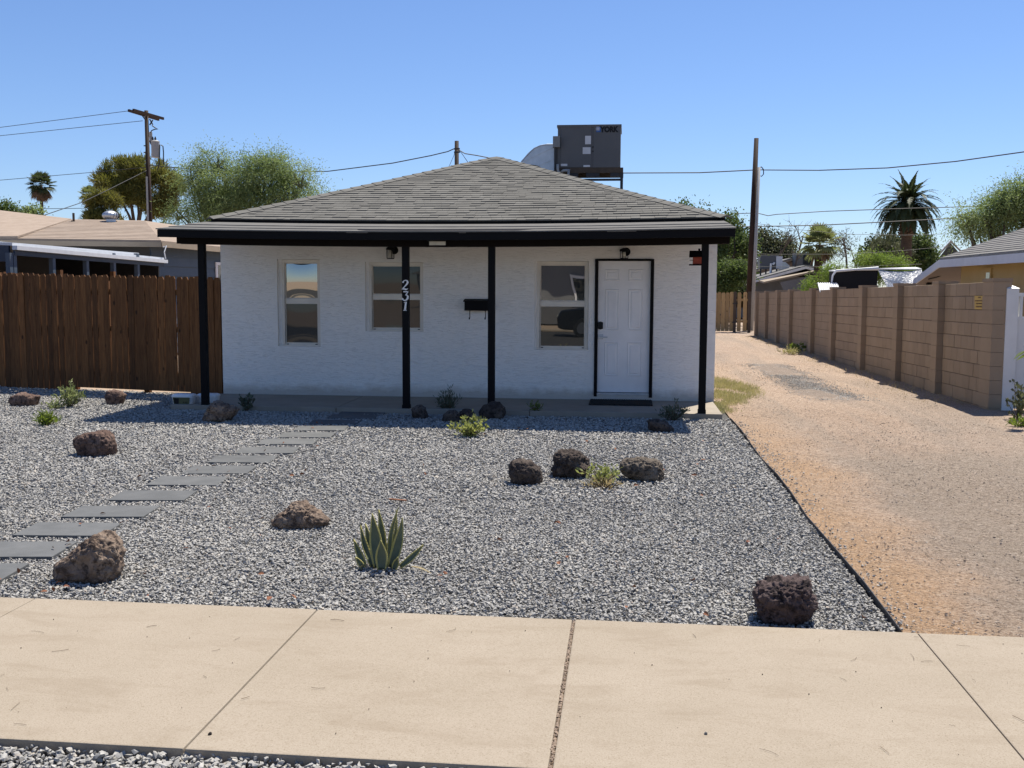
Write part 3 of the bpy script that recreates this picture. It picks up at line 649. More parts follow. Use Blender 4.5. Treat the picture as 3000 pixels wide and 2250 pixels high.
for i in range(int(LV/EXP)+1):
    v0 = i*EXP-.012*(i == 0); xl = A0.x+(xp-A0.x)*max(0, v0)/LV; xr = B0.x-(B0.x-xp)*max(0, v0)/LV
    u = xl-.05-rs.random()*.2
    wob = [rs.uniform(-.004,.004) for _ in range(2)]
    while u < xr:
        w = rs.choice((.10,.13,.16,.20,.26)); thick = rs.random() < .42
        dv = rs.uniform(-.0012,.0012)-(.0015 if thick else 0)
        poly = [(u,v0+dv),(u+w-.003,v0+dv+rs.uniform(-.002,.002)),(u+w-.003,v0+EXP*1.22),(u,v0+EXP*1.22)]
        poly = clip(clip(poly, fl), fr); u += w
        if len(poly) < 3: continue
        th = .0185 if thick else .0125
        if cnt < 300: tab_geo(poly, v0, EXP, th, MB()).build('shingle', M['shingle'], roof); cnt += 1
        else: tab_geo(poly, v0, EXP, th, rest)
tag(rest.build('shingles', M['shingle'], roof), kind='stuff')
# hip caps
for P0, P1, sx in ((A0, PK, -1), (B0, PK, 1)):
    n = 27; d = (P1-P0)/n; t = d.normalized()
    side = Vector((-sx, 0, 0)); inn = (UD*(-sx)-t*(UD*(-sx)).dot(t)).normalized()
    back = (Vector((0,1,0))-t*Vector((0,1,0)).dot(t)).normalized()
    for k in range(n):
        a = P0+d*(k-.05); bq = P0+d*(k+1.15); a = a+Vector((0,0,sag(a.x)*max(0,1-k/n*1.15))); bq = bq+Vector((0,0,sag(bq.x)*max(0,1-(k+1)/n*1.15)))
        if k == n-1: bq = P1
        up = Vector((0,0,1)); w = .135; q = []
        down_f = (ND.cross(t)*(1 if sx < 0 else -1)).normalized()
        if down_f.z > 0: down_f = -down_f
        nb = Vector((sx*.30,0,.954)); down_b = nb.cross(t).normalized()
        if down_b.z > 0: down_b = -down_b
        h0, h1 = .034, .022
        m = MB().add([a+up*h0, a+up*(h0-.014)+down_f*w, a+up*(h0-.014)+down_b*w, bq+up*h1, bq+up*(h1-.008)+down_f*w, bq+up*(h1-.008)+down_b*w,
                      a+up*.012, a+down_f*w+up*.014, a+down_b*w+up*.014], [(0,3,4,1),(0,2,5,3),(0,1,7,6),(0,6,8,2),(1,4,7),(2,8,5)])
        m.build('hip_cap', M['shingle'], roof)
# flood light on the beam, numerals on the post
fl_o = MB().box(-2.545,-2.308,13.14,13.295,2.243,2.252).box(-2.545,-2.308,13.262,13.294,2.19,2.243)
fo = fl_o.build('flood_light', M['black'], house)
MB().hexa([(-2.552,13.10,2.262),(-2.300,13.10,2.262),(-2.300,13.26,2.272),(-2.552,13.26,2.272),(-2.545,13.10,2.271),(-2.307,13.10,2.271),(-2.307,13.26,2.281),(-2.545,13.26,2.281)]).build('solar_panel', M['galv'], fo)
MB().box(-2.53,-2.318,13.255,13.2615,2.186,2.234).build('lens', M['lens'], fo)
def ribbon(pts, wid, depth=.006):
    mb = MB(); k = len(pts); L = []; Rr = []
    for i, (x, z) in enumerate(pts):
        x0, z0 = pts[max(0, i-1)]; x1, z1 = pts[min(k-1, i+1)]; dx, dz = x1-x0, z1-z0; l = math.hypot(dx, dz) or 1
        L.append((x-dz/l*wid[i]/2, z+dx/l*wid[i]/2)); Rr.append((x+dz/l*wid[i]/2, z-dx/l*wid[i]/2))
    vs = [(x, 0, z) for x, z in L]+[(x, 0, z) for x, z in Rr]+[(x, depth, z) for x, z in L]+[(x, depth, z) for x, z in Rr]
    fs = []
    for i in range(k-1): fs += [(i, k+i, k+i+1, i+1), (i, i+1, 2*k+i+1, 2*k+i), (k+i, 3*k+i, 3*k+i+1, k+i+1)]
    fs += [(0, 2*k, 3*k, k), (k-1, 2*k-1, 4*k-1, 3*k-1)]
    return mb.add(vs, fs)
def numeral(strokes, x, z, s):
    mb = MB()
    for pts, wid in strokes:
        q = ribbon([(x+px*s+.12*pz*s, z+pz*s) for px, pz in pts], [w*s for w in wid]); mb.add([Vector((v.x, 13.331+v.y, v.z)) for v in q.v], q.f)
    return mb.build('house_numeral', M['numeral'], house)
S2 = [([(-.30,.74),(-.26,.90),(-.08,1.0),(.12,.95),(.20,.80),(.14,.62),(-.02,.42),(-.20,.22),(-.32,.08)], [.20,.10,.09,.14,.19,.17,.12,.09,.08]), ([(-.34,.07),(-.10,.12),(.10,.05),(.30,.14)], [.06,.16,.16,.04])]
S3 = [([(-.28,.93),(.24,.93)], [.11,.11]), ([(.22,.93),(.02,.62)], [.08,.10]), ([(-.06,.60),(.10,.60),(.24,.46),(.24,.24),(.10,.06),(-.12,.04),(-.30,.16),(-.24,.26)], [.05,.12,.19,.20,.14,.10,.14,.18])]
S1 = [([(-.16,.86),(.02,.94),(.06,.98)], [.04,.10,.06]), ([(.05,.96),(.05,.05)], [.19,.19]), ([(-.14,.04),(.24,.04)], [.08,.08])]
numeral(S2, -2.868, 1.609, .127); numeral(S3, -2.868, 1.469, .127); numeral(S1, -2.876, 1.340, .123)

# ------------------------------------------------------------------ things on and around the porch
mbx = empty('mailbox', (-2.12, 14.72, 1.31), 'black wall-mounted mailbox with two newspaper hooks, beside the middle post', 'mailbox')
MB().box(-2.297,-1.945,14.69,14.819,1.314,1.452).build('box_body', M['black'], mbx, bevel=.006)
MB().hexa([(-2.312,14.672,1.440),(-1.930,14.672,1.440),(-1.930,14.818,1.470),(-2.312,14.818,1.470),(-2.312,14.672,1.456),(-1.930,14.672,1.456),(-1.930,14.818,1.482),(-2.312,14.818,1.482)]).build('lid', M['black'], mbx)
for X in (-2.226,-1.999): MB().tube([(X,14.74,1.315),(X,14.74,1.215),(X,14.72,1.194),(X,14.69,1.194),(X,14.675,1.215)], .006, 6).build('newspaper_hook', M['black'], mbx)
bh = empty('birdhouse', (.87, 13.39, 1.94), 'small red wooden birdhouse with dark roof on the right porch post', 'birdhouse')
MB().box(.838,.943,13.35,13.44,1.955,2.06).build('box_body', M['red'], bh)
MB().box(.793,.943,13.335,13.455,1.937,1.954).build('floor_board', M['darkbrown'], bh)
MB().slab([(.793,13.325,2.040),(.9435,13.325,2.040),(.9435,13.395,2.118),(.793,13.395,2.118)], (0,-.7,.7), .008).slab([(.793,13.395,2.118),(.9435,13.395,2.118),(.9435,13.465,2.040),(.793,13.465,2.040)], (0,.7,.7), .008).build('roof', M['darkbrown'], bh)
MB().box(.902,.926,13.375,13.41,2.10,2.148).build('chimney', M['darkbrown'], bh)
MB().tube([(.795,13.39,2.003),(.838,13.39,2.003)], .0035, 6).build('perch', M['darkbrown'], bh)
dm = MB().box(-.485,.385,14.09,14.77,SLABZ,SLABZ+.012)
for k in range(26): dm.box(-.47+k*.033,-.452+k*.033,14.10,14.76,SLABZ+.012,SLABZ+.018)
tag(dm.build('doormat', M['mat']), 'black ribbed rubber doormat on the slab before the white door', 'doormat')
# two plastic weed-killer tubs left at the slab's end
def tub(X, Y, w, d, h, label):
    t = empty('plastic_jug', (X, Y, -.02), label, 'jug', 'plastic jugs at the slab end')
    prof = []
    def ringv(sx, sy, z, n=16): return [(X+sx*math.copysign(abs(math.cos(a))**.5, math.cos(a)), Y+sy*math.copysign(abs(math.sin(a))**.5, math.sin(a)), z) for a in (2*math.pi*k/n for k in range(n))]
    lv = [(.36,0),(.40,.01),(.47,.75),(.5,.86),(.47,.95),(.40,1.0)]; vs = []
    for s, z in lv: vs += ringv(w*s, d*s, -.02+h*z)
    n = 16; fs = [(i*n+j, i*n+(j+1) % n, (i+1)*n+(j+1) % n, (i+1)*n+j) for i in range(len(lv)-1) for j in range(n)]+[tuple(range(len(lv)*n-n, len(lv)*n))]
    MB().add(vs, fs).build('body', M['white'], t, smooth=True); return t
t1 = tub(-5.99, 13.52, .33, .2, .20, 'white plastic jug with green printed label, in porch shade left of tan rock')
yl = 13.52-.2*.475
MB().add([(-6.09,yl-.002,.015),(-5.885,yl-.002,.015),(-5.865,yl-.012,.14),(-6.11,yl-.012,.14)], [(0,1,2,3)]).build('label', M['labelgreen'], t1)
MB().add([(-6.085,yl-.006,.05),(-6.03,yl-.005,.03),(-6.02,yl-.012,.125),(-6.095,yl-.014,.13)], [(0,1,2,3)]).build('label_print', M['ink'], t1)
t2 = tub(-5.72, 13.70, .31, .2, .19, 'white plastic jug with dark square label, half hidden behind tan rock')
MB().add([(-5.78,13.70-.1,.02),(-5.69,13.70-.1,.02),(-5.69,13.70-.108,.135),(-5.78,13.70-.108,.135)], [(0,1,2,3)]).build('label', M['ink'], t2)
def text_obj(txt, name, size, m, parent, loc, rot, ext=.001, off=0.0, sx=1):
    cu = bpy.data.curves.new(name, 'FONT'); cu.body = txt; cu.size = size; cu.extrude = ext; cu.offset = off; cu.align_x = 'CENTER'
    tmp = bpy.data.objects.new(name, cu); COL.objects.link(tmp); bpy.context.view_layer.update()
    me = bpy.data.meshes.new_from_object(tmp.evaluated_get(bpy.context.evaluated_depsgraph_get())); bpy.data.objects.remove(tmp)
    me.transform(Matrix.Diagonal((sx,1,1,1))); me.materials.clear(); me.materials.append(m)
    o = link(name, me, parent); o.location = Vector(loc)-ORG.get(parent.name, Vector()); o.rotation_euler = rot; return o
text_obj('Kill', 'lettering', .05, M['ink'], t1, (-5.935, yl-.009, .06), (math.radians(84),0,0))

# ------------------------------------------------------------------ rooftop air conditioner
AY = 19.9
ac = empty('air_conditioner', at(1725, 520, AY), 'grey packaged air conditioner on a steel stand on the roof', 'air conditioner')
c00 = at(1632, 492, AY); c11 = at(1820, 364, AY); ax0, ax1, az0, az1 = c00.x, c11.x, c00.z, c11.z; AD = .95
MB().box(ax0+.008,ax1-.008,AY,AY+AD,az0,az1-.045).build('cabinet', M['acgrey'], ac, bevel=.008)
MB().box(ax0-.008,ax1+.008,AY-.018,AY+AD+.018,az1-.05,az1).build('top_cover', M['acgrey'], ac, bevel=.008)
def zx(a, b): p = at(1450+a*.2034, 320+b*.2034, AY); return p.x, p.z
for (x0, z0), (x1, z1) in ((zx(952,240), zx(1385,838)), (zx(1422,240), zx(1795,838))):
    MB().box(x0,x1,AY-.012,AY-.0005,z1,z0).build('access_panel', M['acgrey'], ac, bevel=.004)
for q, (p0, p1) in enumerate(((zx(1300,385), zx(1383,505)), (zx(1265,550), zx(1378,645)), (zx(950,788), zx(1043,820)), (zx(1275,806), zx(1370,832)))):
    MB().box(p0[0],p1[0],AY-.0165,AY-.0125,p1[1],p0[1]).build('sticker', M['label'], ac)
for yy in (545, 607):
    x, z = zx(1412, yy); MB().lathe([(.012,-.01),(.012,.01)], (x, AY-.013, z), 8).build('latch', M['ink'], ac)
p0, p1 = zx(1462,258), zx(1525,330); MB().box(p0[0],p1[0],AY-.0165,AY-.0125,p1[1],p0[1]).build('logo_square', M['logo_blue'], ac)
sf = MB(); cx_, cz_ = zx(1484,284)
for k in range(6):
    t = k*math.pi/6; sf.obox((cx_-.045*math.cos(t),AY-.018,cz_-.045*math.sin(t)),(cx_+.045*math.cos(t),AY-.018,cz_+.045*math.sin(t)),.006,.002,up=(0,1,0))
sf.build('logo_snowflake', M['label'], ac)
p0, p1 = zx(1535,258), zx(1755,328)
text_obj('YORK', 'logo_lettering', .138, M['ink'], ac, ((p0[0]+p1[0])/2, AY-.0165, p1[1]+.002), (math.pi/2,0,0), .0015, .0085, .86)
p0, p1 = zx(842,402), zx(940,558); MB().box(p0[0],p1[0],AY-.14,AY-.0125,p1[1],p0[1]).build('disconnect_box', M['aclight'], ac, bevel=.006)
MB().tube([(zx(880,556)[0],AY-.07,zx(880,556)[1]),(zx(878,700)[0],AY-.07,zx(878,700)[1]),(zx(872,880)[0],AY-.05,zx(872,880)[1])], .018, 8).build('conduit', M['steel'], ac)
MB().tube([(zx(a,b)[0],AY-.08,zx(a,b)[1]) for a, b in ((908,800),(908,870),(915,905),(940,920),(965,912),(990,890),(1055,885),(1068,870),(1062,980),(1058,1010))], .026, 10).build('drain_pipe', M['pipe'], ac, smooth=True)
# stand: rails, feet and legs down to the roof slope
def roof_right(x): return EZ+(B0.x-x)*(PK.z-EZ)/(B0.x-PK.x)
zb = az0-.02
for y in (AY+.02, AY+AD-.02):
    MB().box(ax0-.02,ax1+.05,y-.03,y+.03,zb-.075,zb+.018).build('stand_rail', M['rust'], ac)
    MB().box(ax0+.35,ax1+.03,y-.02,y+.02,zb-.225,zb-.185).build('stand_cross_tube', M['steel'], ac) if y < AY+.5 else None
    for x in (ax1+.02, ax0+.03):
        MB().box(x-.025,x+.025,y-.025,y+.025,roof_right(x)-.03,zb-.075).build('stand_leg', M['steel'], ac)
    for (x0, x1) in () if y > AY+.5 else (((ax0+.25),(ax0+.40)),((ax0+.55),(ax0+.80)),((ax1-.19),(ax1-.02))):
        MB().box(x0,x1,y-.021,y+.021,zb-.15,zb-.0755).build('stand_bracket', M['steel'], ac)
# elbow duct: quarter-round cheeks and curved back
cx0, cz0 = zx(845, 905)
prof = [zx(a, b) for a, b in ((845,495),(740,495),(650,510),(560,550),(480,620),(420,690),(368,750))]
inner = [zx(790, 895), zx(600,800), zx(375, 765)]
poly = prof+inner[::-1]+[zx(845, 905)]
dkt = MB(); y0, y1 = AY+.12, AY+.80
dkt.slab([(x, y1, z) for x, z in poly[::-1]], (0,-1,0), y1-y0)
du = dkt.build('duct_elbow', M['galv'], ac)
MB().box(cx0+.001,ax0+.007,AY+.10,AY+.82,az0-.12,zx(845,480)[1]).build('duct_plenum', M['acgrey'], ac)
for (a0, b0), (a1, b1) in (((415,735),(838,535)), ((610,808),(838,705))):
    p, q = zx(a0,b0), zx(a1,b1); MB().obox((p[0],y0-.006,p[1]),(q[0],y0-.006,q[1]),.012,.012,up=(0,1,0)).build('duct_seam', M['galv'], du)
MB().tube([(x, y0-.004, z) for x, z in prof], .012, 6).build('duct_rim', M['galv'], du)
MB().hexa([(zx(368,765)[0],y0+.02,zx(368,775)[1]-.10),(zx(800,905)[0],y0+.02,zx(800,905)[1]-.10),(zx(800,905)[0],y1-.02,zx(800,905)[1]-.1),(zx(368,765)[0],y1-.02,zx(368,775)[1]-.10),(zx(368,765)[0],y0+.02,zx(368,770)[1]),(zx(800,905)[0],y0+.02,zx(800,905)[1]),(zx(800,905)[0],y1-.02,zx(800,905)[1]),(zx(368,765)[0],y1-.02,zx(368,770)[1])]).build('duct_boot', M['ink'], du)

# ------------------------------------------------------------------ rocks
def rock(pts, o, s, label, m, seed, dr=.8, lvl=5, pit=.02, lump=.05, sink=.03, dy=0):
    pp = [(o[0]+a*s, o[1]+b*s) for a, b in pts]; ym = max(p[1] for p in pp); cxp = sum(p[0] for p in pp)/len(pp)
    base = onz(cxp, ym-2, -.02); Yc = base.y+dy
    W = [at(px, py, Yc) for px, py in pp]; W = [(w.x, w.z) for w in W]
    zmin = min(z for _, z in W); zmx = max(z for _, z in W)
    W = [(x, z-(sink if z < zmin+.25*(zmx-zmin) else 0)) for x, z in W]
    cx = sum(x for x, _ in W)/len(W); cz = .45*zmx+.55*(zmin-sink)
    wd = max(x for x, _ in W)-min(x for x, _ in W); D = wd*dr/2; size = (wd+zmx-zmin)/2
    def rad(th):
        c, s_ = math.cos(th), math.sin(th); best = 0
        for i in range(len(W)):
            x1, z1 = W[i][0]-cx, W[i][1]-cz; x2, z2 = W[(i+1) % len(W)][0]-cx, W[(i+1) % len(W)][1]-cz
            den = c*(z2-z1)-s_*(x2-x1)
            if abs(den) < 1e-9: continue
            t = (x1*(z2-z1)-z1*(x2-x1))/den; q = (x1*s_-z1*c)/den
            if t > 0 and -1e-6 <= q <= 1+1e-6: best = max(best, t)
        return best or size/2
    tab = [rad(2*math.pi*k/180-math.pi) for k in range(180)]
    bm = bmesh.new(); bmesh.ops.create_icosphere(bm, subdivisions=lvl, radius=1)
    of = Vector((seed*3.1, seed*1.7, seed*.9)); fq = 1/size
    for v in bm.verts:
        d = v.co.normalized(); th = (math.atan2(d.z, d.x)+math.pi)/(2*math.pi)*180; k = int(th) % 180; f = th-int(th)
        rr = tab[k]*(1-f)+tab[(k+1) % 180]*f; s_ = math.hypot(d.x, d.z); c = s_ or 1e-6
        s2 = s_**.62; yy = math.copysign(abs(d.y)**.75, d.y)
        p = Vector((rr*d.x/c*s2, D*yy, rr*d.z/c*s2))
        q = p*fq*2.2+of
        n1 = noise.fractal(q, 1, 2, 4)*lump
        n2 = (noise.ridged_multi_fractal(p*fq*3.2+of*2, .9, 2.1, 4, 1, 2)-1.2)*lump*.45
        cell = noise.voronoi(p*fq*7+of)[0][0]; n3 = -pit*max(0, .35-cell)*3.2 if noise.noise(p*fq*3+of) > -.1 else 0
        n4 = noise.fractal(p*fq*14+of, .8, 2.2, 4)*pit*1.1
        vd = noise.voronoi(p*fq*2.3+of*1.3)[0]; n4 += .15*(min(vd[1]-vd[0], .5)-.22)*.55
        v.co = p+p.normalized()*(n1+n2+n3*1.2+n4)*size
    xs_ = [v.co.x for v in bm.verts]; zs_ = [v.co.z for v in bm.verts]; wx = [x-cx for x, _ in W]; wz = [z-cz for _, z in W]
    kx = (max(wx)-min(wx))/(max(xs_)-min(xs_)); kz = (max(wz)-min(wz))/(max(zs_)-min(zs_))
    x0_, z0_, x1_, z1_ = min(xs_), min(zs_), min(wx), min(wz)
    for v in bm.verts: v.co.x = (v.co.x-x0_)*kx+x1_; v.co.z = (v.co.z-z0_)*kz+z1_
    me = bpy.data.meshes.new('rock'); bm.to_mesh(me); bm.free(); me.materials.append(m); me.polygons.foreach_set('use_smooth', [True]*len(me.polygons))
    o_ = link('rock', me); o_.location = (cx, Yc, cz-.008)
    return tag(o_, label, 'rock', 'decorative rocks in the gravel')
Z1, Z2, Z3 = ((0,1100), .4521), ((1000,1100), .4521), ((2000,1100), .482)
rock([(390,1255),(400,1225),(420,1200),(500,1120),(540,1065),(600,1020),(660,1000),(710,1000),(740,1040),(770,1090),(790,1140),(780,1220),(770,1290),(720,1315),(660,1305),(620,1290),(590,1268),(500,1272),(420,1272)], *Z1, 'large pointed tan rock in front, beside the stepping stones', M['rock_tan'], 3, .75, 6, .03, .07)
rock([(1770,925),(1800,890),(1850,850),(1890,800),(1960,800),(2030,825),(2070,870),(2110,905),(2135,935),(2110,970),(2040,960),(1960,972),(1900,965),(1830,972),(1790,950)], *Z1, 'tan wedge-shaped rock left of and behind the agave', M['rock_tan'], 8, .7, 6, .035, .07)
rock([(487,430),(500,395),(540,370),(600,355),(690,350),(735,385),(755,450),(750,490),(720,515),(650,510),(560,515),(520,490),(510,465),(490,455)], *Z1, 'blocky reddish-brown rock alone in the left gravel', M['rock_brown'], 12, .7, 6, .025, .06)
rock([(1325,260),(1340,220),(1350,180),(1400,155),(1440,170),(1500,180),(1545,210),(1530,240),(1480,270),(1420,285),(1350,300),(1320,290)], *Z1, 'rough sunlit tan rock at the left end of the porch shade', M['rock_tan'], 17, .7, 6, .045, .05)
rock([(65,160),(80,125),(130,103),(190,108),(250,125),(245,170),(235,195),(160,200),(90,195)], *Z1, 'flat brown rock at far left below the wooden fence', M['rock_brown'], 21, .6, 5)
rock([(455,170),(460,130),(480,118),(505,125),(520,150),(515,175),(480,182)], *Z1, 'small grey rock behind the leafy shrub near the fence', M['rock_grey'], 25, .8, 5, dy=.1)
rock([(685,130),(700,95),(745,85),(790,95),(810,125),(800,165),(790,185),(720,190),(695,160)], *Z1, 'squat dark brown rock standing before the wooden fence', M['rock_brown'], 29, .8, 5)
rock([(455,215),(480,190),(520,185),(545,205),(565,260),(530,280),(480,280),(460,255)], *Z2, 'small dark rock in shade right of the numbered post', M['rock_dark'], 31, .8, 5)
rock([(760,232),(790,212),(830,210),(860,230),(872,270),(840,290),(790,292),(760,280)], *Z2, 'low dark rock in porch shade right of the grey-green shrub', M['rock_dark'], 33, .8, 5)
rock([(660,250),(690,222),(740,218),(765,240),(770,285),(740,302),(680,300),(655,280)], *Z2, 'low dark rock in porch shade under the grey-green shrub', M['rock_dark'], 34, .8, 5)
rock([(890,225),(920,185),(970,160),(1030,165),(1060,200),(1065,240),(1050,275),(980,280),(900,250)], *Z2, 'rounded dark rock in front of the middle porch post', M['rock_dark'], 37, .8, 5)
rock([(1080,590),(1095,545),(1150,530),(1230,545),(1290,590),(1305,650),(1290,690),(1240,700),(1150,690),(1100,660),(1080,620)], *Z2, 'dark smooth-sided rock, leftmost of the trio before the door', M['rock_dark'], 41, .8, 6, .015, .05)
rock([(1355,600),(1375,560),(1390,510),(1420,480),(1480,470),(1540,480),(1580,520),(1600,560),(1615,590),(1560,625),(1500,645),(1430,655),(1375,645)], *Z2, 'tallest dark craggy rock, middle of the trio before the door', M['rock_dark'], 44, .8, 6, .035, .07)
rock([(1800,590),(1810,560),(1860,530),(1950,520),(2050,535),(2085,570),(2095,620),(2085,670),(2040,675),(1960,655),(1880,645),(1820,625)], *Z2, 'long rock with a pale crusty top, right of the pale weed', m_rock('rock_crusty', [(.3, (.10,.08,.062)), (.5, (.21,.175,.14)), (.68, (.34,.29,.235))], (.03,.025,.022)), 48, .75, 6, .03, .05)
rock([(1980,290),(2000,278),(2060,280),(2110,300),(2150,335),(2155,355),(2110,365),(2030,360),(1990,340)], *Z2, 'low dark rock at the shade edge near the right porch post', M['rock_dark'], 52, .7, 5)
rock([(420,1340),(430,1290),(470,1240),(560,1220),(640,1225),(700,1210),(780,1210),(805,1240),(800,1290),(825,1350),(815,1410),(770,1440),(720,1480),(640,1485),(560,1475),(490,1440),(450,1400)], *Z3, 'large purplish-black lava rock at front right by the pavement', M['rock_lava'], 57, .8, 6, .05, .06)
o = rock([(578,1525),(590,1512),(630,1510),(660,1525),(662,1538),(620,1542),(585,1538)], *Z3, 'smooth grey cobble at the pavement edge below the lava rock', M['rock_grey'], 61, .7, 4, .004, .02, .005); o.name = 'cobble'; o['category'] = 'cobble'; del o['group']
for (px, py, w, m, lab, sd) in ((615,2165,12,M['rock_dark'],'dark pebble lying on the pavement near its street edge',71),(2067,2165,12,M['rock_grey'],'pale grey pebble on the right part of the pavement',72)):
    o = rock([(-6,0),(-4,-8),(0,-12),(5,-9),(6,0),(0,2)], (px,py), 1, lab, m, sd, .9, 3, .01, .05, .0); o.name = 'pebble'; o['category'] = 'pebble'; del o['group']; o.location.z += .02

# ------------------------------------------------------------------ wooden fences
def picket_mesh(w, h, t=.017):
    c = w*.22; prof = [(-w/2,0),(w/2,0),(w/2,h-c),(w/2-c,h),(-w/2+c,h),(-w/2,h-c)]
    return MB().slab([(x,0,z) for x, z in prof], (0,-1,0), t).mesh('picket', M['fence'])
fence = empty('wooden_fence', (-8.1, 15.5, 0), 'brown stained dog-eared picket fence left of the house', 'fence')
FA, FB = Vector((-10.19,15.93,0)), Vector((-6.02,14.96,0))
zA, zB = at(1.6,799.5,15.93).z, at(639,812,14.96).z
fd = (FB-FA).normalized(); fang = math.atan2(fd.y, fd.x); nP = 38; step = (FB-FA).length/nP
pms = [picket_mesh(step*k, 1) for k in (.90,.955,.98)]
rp = random.Random(4)
for i in range(nP):
    p = FA.lerp(FB, (i+.5)/nP); zt = zA+(zB-zA)*i/nP+rp.uniform(-.012,.012)
    zbm = -.02 if i < 13 else (.035 if i < 33 else .0)
    if i == 14: zt -= .02
    wi = 0 if i in (6,7,8,9,10,11,16,17,18,20,21,22,30,31) else rp.choice((1,2,2))
    o = link('picket', pms[wi], fence, Vector()); o.location = p+Vector((0,0,zbm))-ORG[fence.name]
    o.rotation_euler = (rp.uniform(-.006,.006), rp.uniform(-.008,.008), fang); o.scale = (1,1,zt-zbm)
nf = Vector((fd.y,-fd.x,0))
for z in (.28,.98,1.55):
    for a, b in ((0,.335),(.345,.66),(.67,.99)):
        MB().obox(FA.lerp(FB,a)-nf*.022+Vector((0,0,z)), FA.lerp(FB,b)-nf*.022+Vector((0,0,z)), .038, .085).build('rail', M['fence'], fence)
for a in (.002,.34,.665,.995):
    q = FA.lerp(FB,a)-nf*.09; MB().box(q.x-.045,q.x+.045,q.y-.04,q.y+.04,-.05,1.72).build('fence_post', M['fence'], fence)
sf_ = empty('wooden_fence', (-10.3, 18, 0), 'lighter side run of picket fence receding behind the front fence', 'fence')
for i in range(34):
    y = 16.2+i*.118; o = link('picket', pms[1], sf_, Vector()); o.location = Vector((-10.3,y,-.02))-ORG[sf_.name]; o.rotation_euler = (0, rp.uniform(-.01,.01), math.pi/2); o.scale = (1,1,1.885-.004*i+rp.uniform(-.01,.01))
for z in (.3,1.0,1.55): MB().box(-10.36,-10.32,16.1,20.2,z-.04,z+.04).build('rail', M['fence'], sf_)
for y in (16.15,18.2,20.2): MB().box(-10.44,-10.36,y-.045,y+.045,-.05,1.93).build('fence_post', M['fence'], sf_)

# ------------------------------------------------------------------ neighbour on the left
nb = empty('neighbour_house', (-14, 23, 0), 'blue-grey neighbour house with tan shingle roof behind the wooden fence', 'house')
C1 = at(472,709,23.0); CXn = C1.x; up = Vector((0,0,1))
Lf = at(-160, 700, 21.6)     # far left end of the front eave
dF = (C1-Lf); dF.z = 0; dF = dF.normalized(); nF = Vector((dF.y,-dF.x,0))
def along(px, py): return onp(px, py, C1, nF)
# front wall (brown-grey, upper part seen above the patio roof) and siding on the side wall
wl = C1-nF*.35-dF*.3; zE = C1.z
MB().slab([wl-dF*14-up*wl.z, wl-up*wl.z, wl-up*.05, wl-dF*14-up*.05], -nF, .12).build('wall', M['browngrey'], nb)
sx = wl.x; sy0 = wl.y
MB().box(sx-.14,sx-.03,sy0+.02,32,0,zE-.04).build('wall', M['bluegrey'], nb)
nbo = 11; bh_ = (zE-.06)/nbo
for i in range(nbo):
    MB().hexa([(sx-.029,sy0,i*bh_),(sx+.040,sy0,i*bh_),(sx+.040,32,i*bh_),(sx-.029,32,i*bh_),(sx-.029,sy0,(i+1)*bh_),(sx+.004,sy0,(i+1)*bh_),(sx+.004,32,(i+1)*bh_),(sx-.029,32,(i+1)*bh_)]).build('siding_board', M['bluegrey'], nb)
wA, wB = onx(631,770,sx+.04), onx(652,830,sx+.04)
w_ = MB().box(sx+.03,sx+.06,wA.y,wB.y,1.2,wA.z+.02).build('window', M['whitetrim'], nb)
MB().box(sx+.061,sx+.066,wA.y+.12,wB.y-.1,1.28,wA.z-.06).build('pane', M['farglass'], w_)
# roof: front plane, right hip, left cross wing
RE = at(424,650,26.6)
ridgeL = RE-dF*14
bk = C1+Vector((0,9.0,0)); e1 = C1+up*.0
froof = MB().slab([C1-dF*14, C1, RE, ridgeL], up, .03).build('roof', M['tanroof'], nb)
MB().slab([C1, bk, RE+Vector((0,5,0)), RE], up, .03).build('roof_hip', M['tanroof'], nb)
nst = 15
for i in range(nst):     # shingle courses as overlapping strips
    t0, t1 = i/nst, (i+1.12)/nst; t1 = min(t1, 1)
    a, b = (C1-dF*14).lerp(ridgeL, t0), C1.lerp(RE, t0); c, d = C1.lerp(RE, t1), (C1-dF*14).lerp(ridgeL, t1)
    MB().hexa([a+up*.03,b+up*.03,c+up*.03,d+up*.03,a+up*.044,b+up*.044,c+up*.036,d+up*.036]).build('shingle_course', M['tanroof'], froof)
vA = along(52,706); vB = ridgeL.lerp(RE, .5); vB = onp(209,653,RE,nF)
tl = at(-120,606,27.0); wing = [vA+up*.07, vB+up*.07, tl, at(-220,697,21.5)]
MB().slab(wing, up, .04).build('roof_wing', M['tanroof'], nb)
MB().slab([vB+up*.07, vB+Vector((-1,5,.1)), tl+Vector((0,5,0)), tl], up, .03).build('roof_wing', M['tanroof'], nb)
# fascia boards
MB().slab([C1-dF*14-up*.115, C1-up*.115, C1, C1-dF*14], nF, .025).build('fascia', M['tanfascia'], nb)
MB().slab([C1-up*.115, bk-up*.115, bk, C1], (1,0,0), .025).build('fascia', M['tanfascia'], nb)
MB().slab([C1-dF*14-up*.1-nF*.001, wl-dF*14-up*.1, wl-up*.1, C1-up*.1-nF*.001], up, .02).build('soffit', M['browngrey'], nb)
